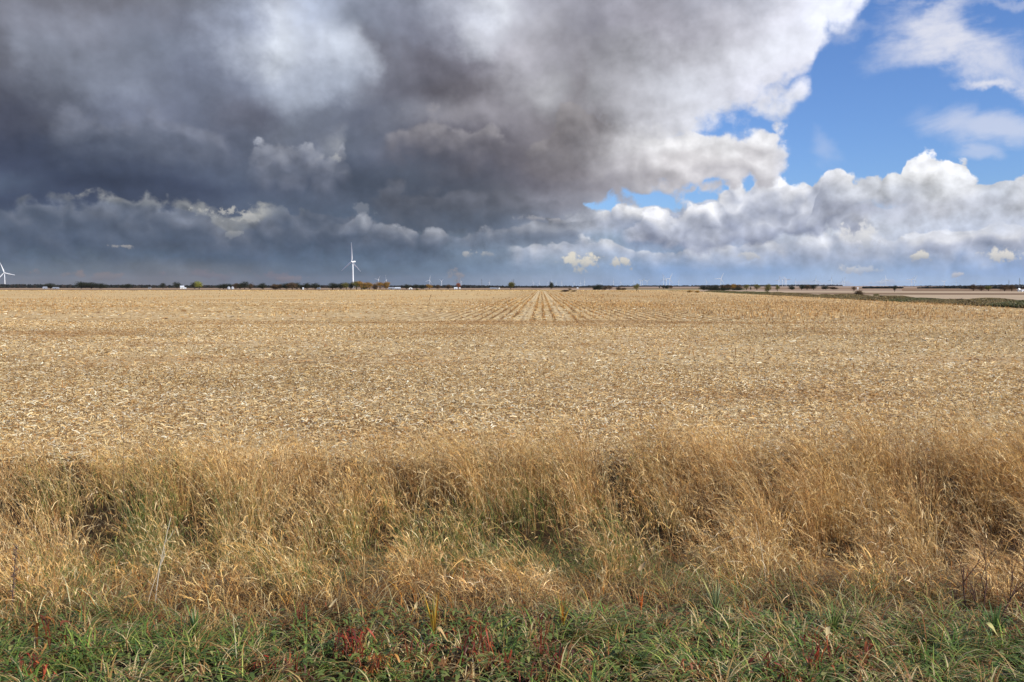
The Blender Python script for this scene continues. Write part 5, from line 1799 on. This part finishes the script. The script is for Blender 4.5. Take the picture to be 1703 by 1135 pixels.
# ------------------------------------------------------------------ single plants in the foreground
def gp(px_, py_, zc=0.0):
    """point where the sight line meets the ground surface (plus zc)"""
    d = ray(px_, py_)
    lo, hi = 1.5, 40.0
    for _ in range(50):
        m_ = (lo + hi) / 2
        yy = d[1] * m_
        z = H + d[2] * m_
        if z > float(gz(d[0] * m_, yy)) + zc:
            lo = m_
        else:
            hi = m_
    p = (d[0] * lo, d[1] * lo)
    return Vector((p[0], p[1], float(gz(p[0], p[1]))))


def plant(name, label, cat, loc, build, group=None):
    root = empty(name, loc)
    build(root)
    tag(root, label, cat, group)
    return root


def dock(nl, hh, pal, big=1.0, seedp=0, stemh=None):
    def b(root):
        r = np.random.default_rng(seedp)
        rb_ = Ribbons()
        sh = stemh or hh
        # stems
        ns = 3
        a = r.uniform(0, 6.28, ns)
        t4 = np.linspace(0, 1, 5)
        st = np.zeros((ns, 5, 3))
        st += hdir(a)[:, None, :] * (0.18 * sh * t4 ** 1.5)[None, :, None]
        st[:, :, 2] += sh * t4
        rb_.add(st, np.full(ns, 0.006), hdir(np.zeros(ns)), np.tile(np.array(lin((112, 52, 34))[:3]), (ns, 1)), np.array([1, .9, .8, .6, .3]))
        rb_.build('stem', M_TWIG, root)
        rb_ = Ribbons()
        n_ = int(nl * 2.6)
        k = r.integers(0, ns, n_)
        tq = r.uniform(0.1, 1.0, n_)
        p0 = hdir(a[k]) * (0.18 * sh * tq ** 1.5)[:, None] + r.normal(0, 0.026, (n_, 3)) * np.array([1.8, 1.1, 0])
        p0[:, 2] = sh * tq
        aa = r.uniform(0, 6.28, n_)
        L = r.uniform(0.016, 0.055, n_) * big
        up0 = r.uniform(-0.2, 1.0, n_)
        dr_ = r.uniform(0.8, 2.4, n_)
        t5 = np.linspace(0, 1, 6)
        wv = r.uniform(-0.3, 0.3, n_)
        lp = p0[:, None, :] + hdir(aa)[:, None, :] * (L[:, None] * t5 * 0.8)[..., None] + hdir(aa + 1.57)[:, None, :] * (L[:, None] * wv[:, None] * np.sin(t5 * 5)[None, :])[..., None] + UP * (L[:, None] * (up0[:, None] * t5 - dr_[:, None] * t5 ** 2))[..., None]
        lp[:, :, 2] = np.maximum(lp[:, :, 2], 0.01)
        tw = r.uniform(-0.8, 0.8, n_)
        sd = hdir(aa + 1.57) * np.cos(tw)[:, None] + UP * np.sin(tw)[:, None]
        pal_ = np.array([lin(c)[:3] for c in pal])
        cc = pal_[r.integers(len(pal_), size=n_)] * r.uniform(0.8, 1.25, (n_, 1))
        rb_.add(lp, L * 0.17, sd, cc, np.array([0.3, 0.9, 1.0, 0.85, 0.5, 0.08]))
        rb_.build('foliage', M_DRY, root)
    return b


RED = [(138, 52, 30), (152, 66, 38), (112, 42, 28), (164, 88, 48), (96, 44, 32), (126, 84, 50)]
ORG = [(166, 104, 48), (146, 84, 40), (186, 134, 66), (124, 64, 36)]
DR = [(94, 40, 30), (114, 48, 32), (78, 36, 30), (120, 78, 48)]
docks = [
 (85, 1075, 9, .17, [(150, 96, 44), (128, 76, 38), (110, 58, 34), (168, 120, 58)], 1.9, 'plant with large hanging orange brown leaves on the far left of the shoulder'),
 (58, 1105, 26, .09, RED, .9, 'bright red dock plant below the large orange leaves'),
 (30, 1112, 14, .06, RED, .8, 'small red dock leaf cluster in the left corner'),
 (266, 1022, 5, .06, RED, .8, 'tiny red leaf pair at the edge of the green grass on the left'),
 (500, 1030, 18, .12, RED, .8, 'red dock plant beside the pale bent leaf'),
 (590, 1080, 30, .13, RED, 1.3, 'broad rusty red dock plant, brightest near the centre'),
 (627, 1102, 26, .08, ORG, 1.2, 'orange brown dock leaves lying right of the brightest red plant'),
 (575, 1066, 18, .10, RED, .9, 'red leaf spray left of the brightest red plant'),
 (450, 1100, 20, .07, RED, .9, 'rusty leaf cluster low in the green grass'),
 (490, 1112, 22, .10, DR, .9, 'dark red leaves in the green grass left of centre'),
 (680, 1085, 18, .12, DR, .9, 'dark rusty dock between red plants near the centre'),
 (770, 1080, 10, .07, RED, .9, 'little bright red leaf tuft right of the curled cream leaf'),
 (805, 1080, 36, .16, RED, .9, 'tall red dock at the centre of the shoulder'),
 (846, 1102, 16, .09, RED, 1.0, 'small red dock right of the tall centre one'),
 (900, 1085, 42, .20, DR, .8, 'tallest dark red seed stalk dock right of centre'),
 (928, 1112, 34, .13, DR, .8, 'dark red dock beside the tallest seed stalk one'),
 (880, 1120, 20, .08, DR, .8, 'low dark red dock at the bottom right of centre'),
 (1158, 1112, 18, .08, ORG, 1.0, 'orange brown leaf cluster in the green grass right of centre'),
 (1275, 1105, 9, .10, DR, 1.6, 'dark maroon leaf plant at the lower right'),
 (1362, 1105, 34, .15, RED, 1.0, 'red dock at the lower right behind cream blades'),
 (1440, 1095, 30, .12, [(150, 84, 46), (126, 60, 38), (170, 110, 60)], 1.0, 'brownish red dock right of the lower right red one'),
 (1310, 1125, 24, .07, RED, 1.0, 'low red leaves at the bottom edge on the right'),
]
for q, (a_, b__, nl, hh, pal, big, lab) in enumerate(docks):
    plant('dock_plant', lab, 'plant', gp(a_, b__ + 8, 0.04), dock(nl, hh, pal, big, 300 + q, hh * 1.25), 'red dock plants on the road shoulder')


def stalk(hh, lean, col, width=0.004, side=3, seedp=0, seeds=0, seedcol=(90, 70, 50)):
    def b(root):
        r = np.random.default_rng(seedp)
        bm_ = bmesh.new()
        pts_ = [(lean[0] * t_ ** 1.4 * hh, lean[1] * t_ * hh, hh * t_) for t_ in np.linspace(0, 1, 7)]
        tube(bm_, pts_, [width * (1 - 0.65 * k_ / 6) for k_ in range(7)], 5)
        bm_obj('stem', bm_, stalk_mat(col), root, True)
        if side:
            bm_ = bmesh.new()
            for k_ in range(side):
                t_ = r.uniform(0.4, 0.95)
                p = Vector((lean[0] * t_ ** 1.4 * hh, lean[1] * t_ * hh, hh * t_))
                a = r.uniform(0, 6.28)
                L = hh * r.uniform(0.08, 0.2)
                tube(bm_, [p, p + Vector((math.cos(a) * L * .5, math.sin(a) * L * .5, L * .5)), p + Vector((math.cos(a) * L * .7, math.sin(a) * L * .7, L))], [width * .5, width * .4, width * .2], 4)
            bm_obj('branch', bm_, stalk_mat(col), root, True)
        if seeds:
            rb_ = Ribbons()
            t_ = r.uniform(0.3, 1.0, seeds)
            p0 = np.stack([lean[0] * t_ ** 1.4 * hh, lean[1] * t_ * hh, hh * t_], -1)
            aa = r.uniform(0, 6.28, seeds)
            pe = p0 + hdir(aa) * 0.018 + UP * 0.008
            rb_.add(np.stack([p0, (p0 + pe) / 2, pe], 1), np.full(seeds, 0.008), hdir(aa + 1.57), np.tile(np.array(lin(seedcol)[:3]), (seeds, 1)), np.array([0.6, 1, 0.3]))
            rb_.build('seed_head', M_TWIG, root)
    return b


_sm = {}


def stalk_mat(col):
    if col not in _sm:
        _sm[col] = plain_mat('stalk', col, 0.75, 0, 0.1, 20.0, 0.2)
    return _sm[col]


SG = 'dead weed stalks standing in the verge'
plant('weed_stalk', 'thin dark forked weed rising above the grass into the field on the left', 'weed', gp(207, 880, 0.0), stalk(1.10, (0.02, 0), (126, 106, 82), 0.004, 5, 1), SG)
plant('weed_stalk', 'shorter dark weed left of the thin forked one', 'weed', gp(193, 880, 0.0), stalk(0.82, (-0.04, 0), (108, 90, 70), 0.004, 3, 2), SG)
plant('weed_stalk', 'long pale silvery stalk leaning right on the left slope', 'weed', gp(258, 1010, 0.0), stalk(0.55, (0.20, 0.0), (214, 202, 178), 0.0035, 2, 3), SG)
plant('weed_stalk', 'pale stalk close to the silvery one, more upright', 'weed', gp(245, 1015, 0.0), stalk(0.34, (0.35, 0.0), (206, 190, 160), 0.003, 2, 4), SG)
plant('weed_stalk', 'purplish brown seed stalk at the left edge above the green grass', 'weed', gp(20, 1030, 0.0), stalk(0.42, (0.10, 0.0), (104, 84, 74), 0.004, 3, 5, 90, (112, 90, 78)), SG)
plant('weed_stalk', 'upright pale stalk on the right rising from the slope', 'weed', gp(1275, 990, 0.0), stalk(0.50, (-0.16, 0.0), (208, 192, 160), 0.003, 2, 6), SG)
plant('weed_stalk', 'long thin stalk crossing the dark hollow right of centre', 'weed', gp(1085, 975, 0.0), stalk(0.62, (-0.30, 0.0), (176, 150, 112), 0.0025, 2, 7), SG)
plant('weed_stalk', 'pale pair stalk leaning left on the right slope', 'weed', gp(1515, 985, 0.0), stalk(0.62, (-0.28, 0.0), (190, 168, 130), 0.0028, 2, 8), SG)
plant('weed_stalk', 'thin cream stem standing in the green grass on the left', 'weed', gp(394, 1110, 0.0), stalk(0.24, (-0.05, 0.0), (222, 206, 166), 0.002, 0, 9), SG)
plant('weed_stalk', 'brown branching weed standing alone far out in the stubble', 'weed', Vector(gpt(714, 499.5) + (0,)), stalk(1.0, (0.35, 0), (120, 84, 46), 0.045, 12, 10, 60, (130, 92, 50)), SG)


def shrub(root):
    r = random.Random(5)
    M_ = stalk_mat((92, 66, 56))

    def grow(bm_, p, d, L, rad, depth):
        pts_ = [p]
        q = p.copy()
        dd = d.copy()
        for s_ in range(3):
            dd = (dd + Vector((r.uniform(-.16, .16), r.uniform(-.16, .16), r.uniform(-.02, .14)))).normalized()
            q = q + dd * (L / 3)
            pts_.append(q.copy())
        tube(bm_, pts_, [rad, rad * .85, rad * .7, rad * .5], 6)
        if depth > 0:
            for k_ in range(r.choice((2, 3))):
                w_ = r.uniform(0.4, 1.0)
                st_ = pts_[1].lerp(pts_[3], w_)
                nd = (dd + Vector((r.uniform(-.75, .75), r.uniform(-.4, .4), r.uniform(.0, .5)))).normalized()
                grow(bm_, st_, nd, L * r.uniform(.5, .8), rad * .55, depth - 1)
    for dx_, lx, L in ((-0.10, -0.42, 0.36), (-0.04, 0.10, 0.26), (0.02, 0.42, 0.30), (0.10, 0.30, 0.34), (0.16, 0.75, 0.26), (-0.02, -0.7, 0.2)):
        bm_ = bmesh.new()
        grow(bm_, Vector((dx_, r.uniform(-.04, .04), 0)), Vector((lx, r.uniform(-.1, .1), 1)).normalized(), L * 0.8, 0.0048, 4)
        bm_obj('branch', bm_, M_, root, True)


plant('bare_shrub', 'leafless dark stemmed shrub in the dry grass near the right edge', 'shrub', gp(1648, 1035, 0.0), shrub)


def leafblades(specs, pal, mat=None, fan=0.5, wmul=1.0):
    """a tuft of stiff upright blades: specs (n, length)"""
    def b(root):
        r = np.random.default_rng(specs[0] * 7 + 1)
        n_, L0 = specs
        rb_ = Ribbons()
        aa = r.uniform(0, 6.28, n_)
        L = L0 * r.uniform(0.6, 1.0, n_)
        sp = r.uniform(0.05, fan, n_)
        t5 = np.linspace(0, 1, 6)
        lp = hdir(aa)[:, None, :] * (L[:, None] * sp[:, None] * t5 ** 1.6)[..., None] + UP * (L[:, None] * (t5 - 0.25 * sp[:, None] * t5 ** 2))[..., None]
        pal_ = np.array([lin(c)[:3] for c in pal])
        rb_.add(lp, np.full(n_, 0.008 * wmul), hdir(aa + 1.57 + r.uniform(-.6, .6, n_)), pal_[r.integers(len(pal_), size=n_)] * r.uniform(.85, 1.2, (n_, 1)), np.array([0.6, 0.9, 1, .8, .5, .05]))
        rb_.build('foliage', mat or M_DRY, root)
    return b


YEL = [(198, 156, 52), (180, 150, 60), (150, 140, 62), (206, 128, 44)]
TG = 'tufts of stiff yellowing blades'
plant('grass_tuft', 'upright orange yellow blade tuft at the top of the green grass near the centre', 'tuft', gp(722, 1068, 0.0), leafblades((16, 0.27), YEL, None, 0.25), TG)
plant('grass_tuft', 'yellow orange blade tuft right of the tall dark red seed stalks', 'tuft', gp(936, 1050, 0.0), leafblades((9, 0.24), YEL, None, 0.4, .8), TG)
plant('grass_tuft', 'stiff orange spikes in the dark hollow right of centre', 'tuft', gp(1066, 1020, 0.0), leafblades((8, 0.14), [(190, 100, 40), (170, 84, 40)], None, 0.3, .8), TG)
plant('grass_tuft', 'grey green blade tuft on the right slope', 'tuft', gp(1190, 1030, 0.0), leafblades((22, 0.26), [(150, 158, 110), (124, 138, 84), (176, 168, 100)], M_GREEN, 0.6), TG)
plant('grass_tuft', 'broad fresh green blade tuft at the left of the shoulder', 'tuft', gp(325, 1070, 0.0), leafblades((26, 0.22), [(96, 124, 60), (120, 146, 76), (84, 110, 56)], M_GREEN, 0.7, 1.2), TG)
plant('grass_tuft', 'olive blade tuft crossing in an X left of centre on the slope', 'tuft', gp(650, 975, 0.0), leafblades((14, 0.2), [(120, 116, 50), (150, 140, 60)], None, 0.9), TG)
plant('grass_tuft', 'light green upright tuft on the right side of the shoulder', 'tuft', gp(1385, 1060, 0.0), leafblades((24, 0.2), [(120, 140, 72), (150, 156, 88)], M_GREEN, 0.5), TG)
plant('grass_tuft', 'dark green tuft beside the bare shrub', 'tuft', gp(1655, 1065, 0.0), leafblades((30, 0.2), [(80, 104, 52), (100, 124, 62)], M_GREEN, 0.8, 1.2), TG)
plant('grass_tuft', 'fine green tuft in the hollow on the left slope', 'tuft', gp(230, 885, 0.0), leafblades((40, 0.45), [(104, 120, 54), (128, 138, 64)], M_GREEN, 0.8, .8), TG)


def curl_leaf(L, wd, pal, curl, rz):
    """one broad dead corn leaf, folded and curled"""
    def b(root):
        bm_ = bmesh.new()
        n_ = 14
        prev = None
        for k_ in range(n_ + 1):
            t_ = k_ / n_
            a = curl * t_
            c = Vector((L * t_ * math.cos(rz), L * t_ * math.sin(rz) * .6, 0.03 + L * 0.4 * math.sin(a) * (0.4 + t_)))
            ww = wd * math.sin(math.pi * min(0.95, 0.12 + t_ * 0.86)) ** 0.7
            sd = Vector((-math.sin(rz) + 0.3 * math.sin(5 * t_), math.cos(rz), 0.7 * math.cos(3 * t_))).normalized()
            row = [bm_.verts.new(c - sd * ww), bm_.verts.new(c + Vector((0, 0, -ww * .4))), bm_.verts.new(c + sd * ww)]
            if prev:
                bm_.faces.new((prev[0], prev[1], row[1], row[0]))
                bm_.faces.new((prev[1], prev[2], row[2], row[1]))
            prev = row
        bm_obj('blade', bm_, stalk_mat(pal), root, True)
    return b


LG = 'dead corn leaves caught in the verge'
plant('dead_leaf', 'long curled cream leaf hanging into the green grass near the centre', 'leaf', gp(745, 1092, 0.02) + Vector((0, 0, 0.06)), curl_leaf(0.12, 0.008, (190, 158, 108), 2.8, 2.2), LG)
plant('dead_leaf', 'small upright cream leaf left of the orange yellow tuft', 'leaf', gp(690, 1042, 0.04) + Vector((0, 0, 0.10)), curl_leaf(0.05, 0.008, (200, 176, 124), 1.2, 1.4), LG)
plant('dead_leaf', 'pale triangular leaf caught in the tall grass right of centre', 'leaf', gp(1062, 957, 0.2) + Vector((0, 0, 0.2)), curl_leaf(0.07, 0.012, (176, 146, 104), 1.6, 0.9), LG)
plant('dead_leaf', 'bent pale leaf at the green edge left of centre', 'leaf', gp(548, 1032, 0.04) + Vector((0, 0, 0.08)), curl_leaf(0.08, 0.007, (200, 176, 130), 2.4, 0.9), LG)
plant('dead_leaf', 'cream curled leaf at the lower right beside red dock', 'leaf', gp(1375, 1085, 0.04) + Vector((0, 0, 0.07)), curl_leaf(0.10, 0.010, (190, 170, 122), 2.6, 1.3), LG)
plant('dead_leaf', 'pale yellow leaf blade near the right bottom corner', 'leaf', gp(1660, 1080, 0.04) + Vector((0, 0, 0.07)), curl_leaf(0.10, 0.012, (180, 172, 110), 2.4, 1.9), LG)
plant('dead_leaf', 'tan leaf lying across the matted straw on the left slope', 'leaf', gp(205, 1005, 0.04) + Vector((0, 0, 0.05)), curl_leaf(0.16, 0.010, (206, 166, 100), 0.6, 0.1), LG)

# ------------------------------------------------------------------ air
bm = bmesh.new()
box(bm, -15500, 15500, -1500, 15500, -1.6, 190)
hz = bpy.data.materials.new('haze')
hz.use_nodes = True
b = NB(hz.node_tree)
pv = b.new('ShaderNodeVolumePrincipled')
pv.inputs['Color'].default_value = lin((226, 228, 234))
pv.inputs['Density'].default_value = 1.5e-5
ho = b.new('ShaderNodeOutputMaterial')
b.l.new(pv.outputs[0], ho.inputs['Volume'])
haze = bm_obj('haze', bm, hz)
tag(haze, 'thin pale haze lying over the farmland', 'haze', kind='stuff')
haze.display_type = 'WIRE'
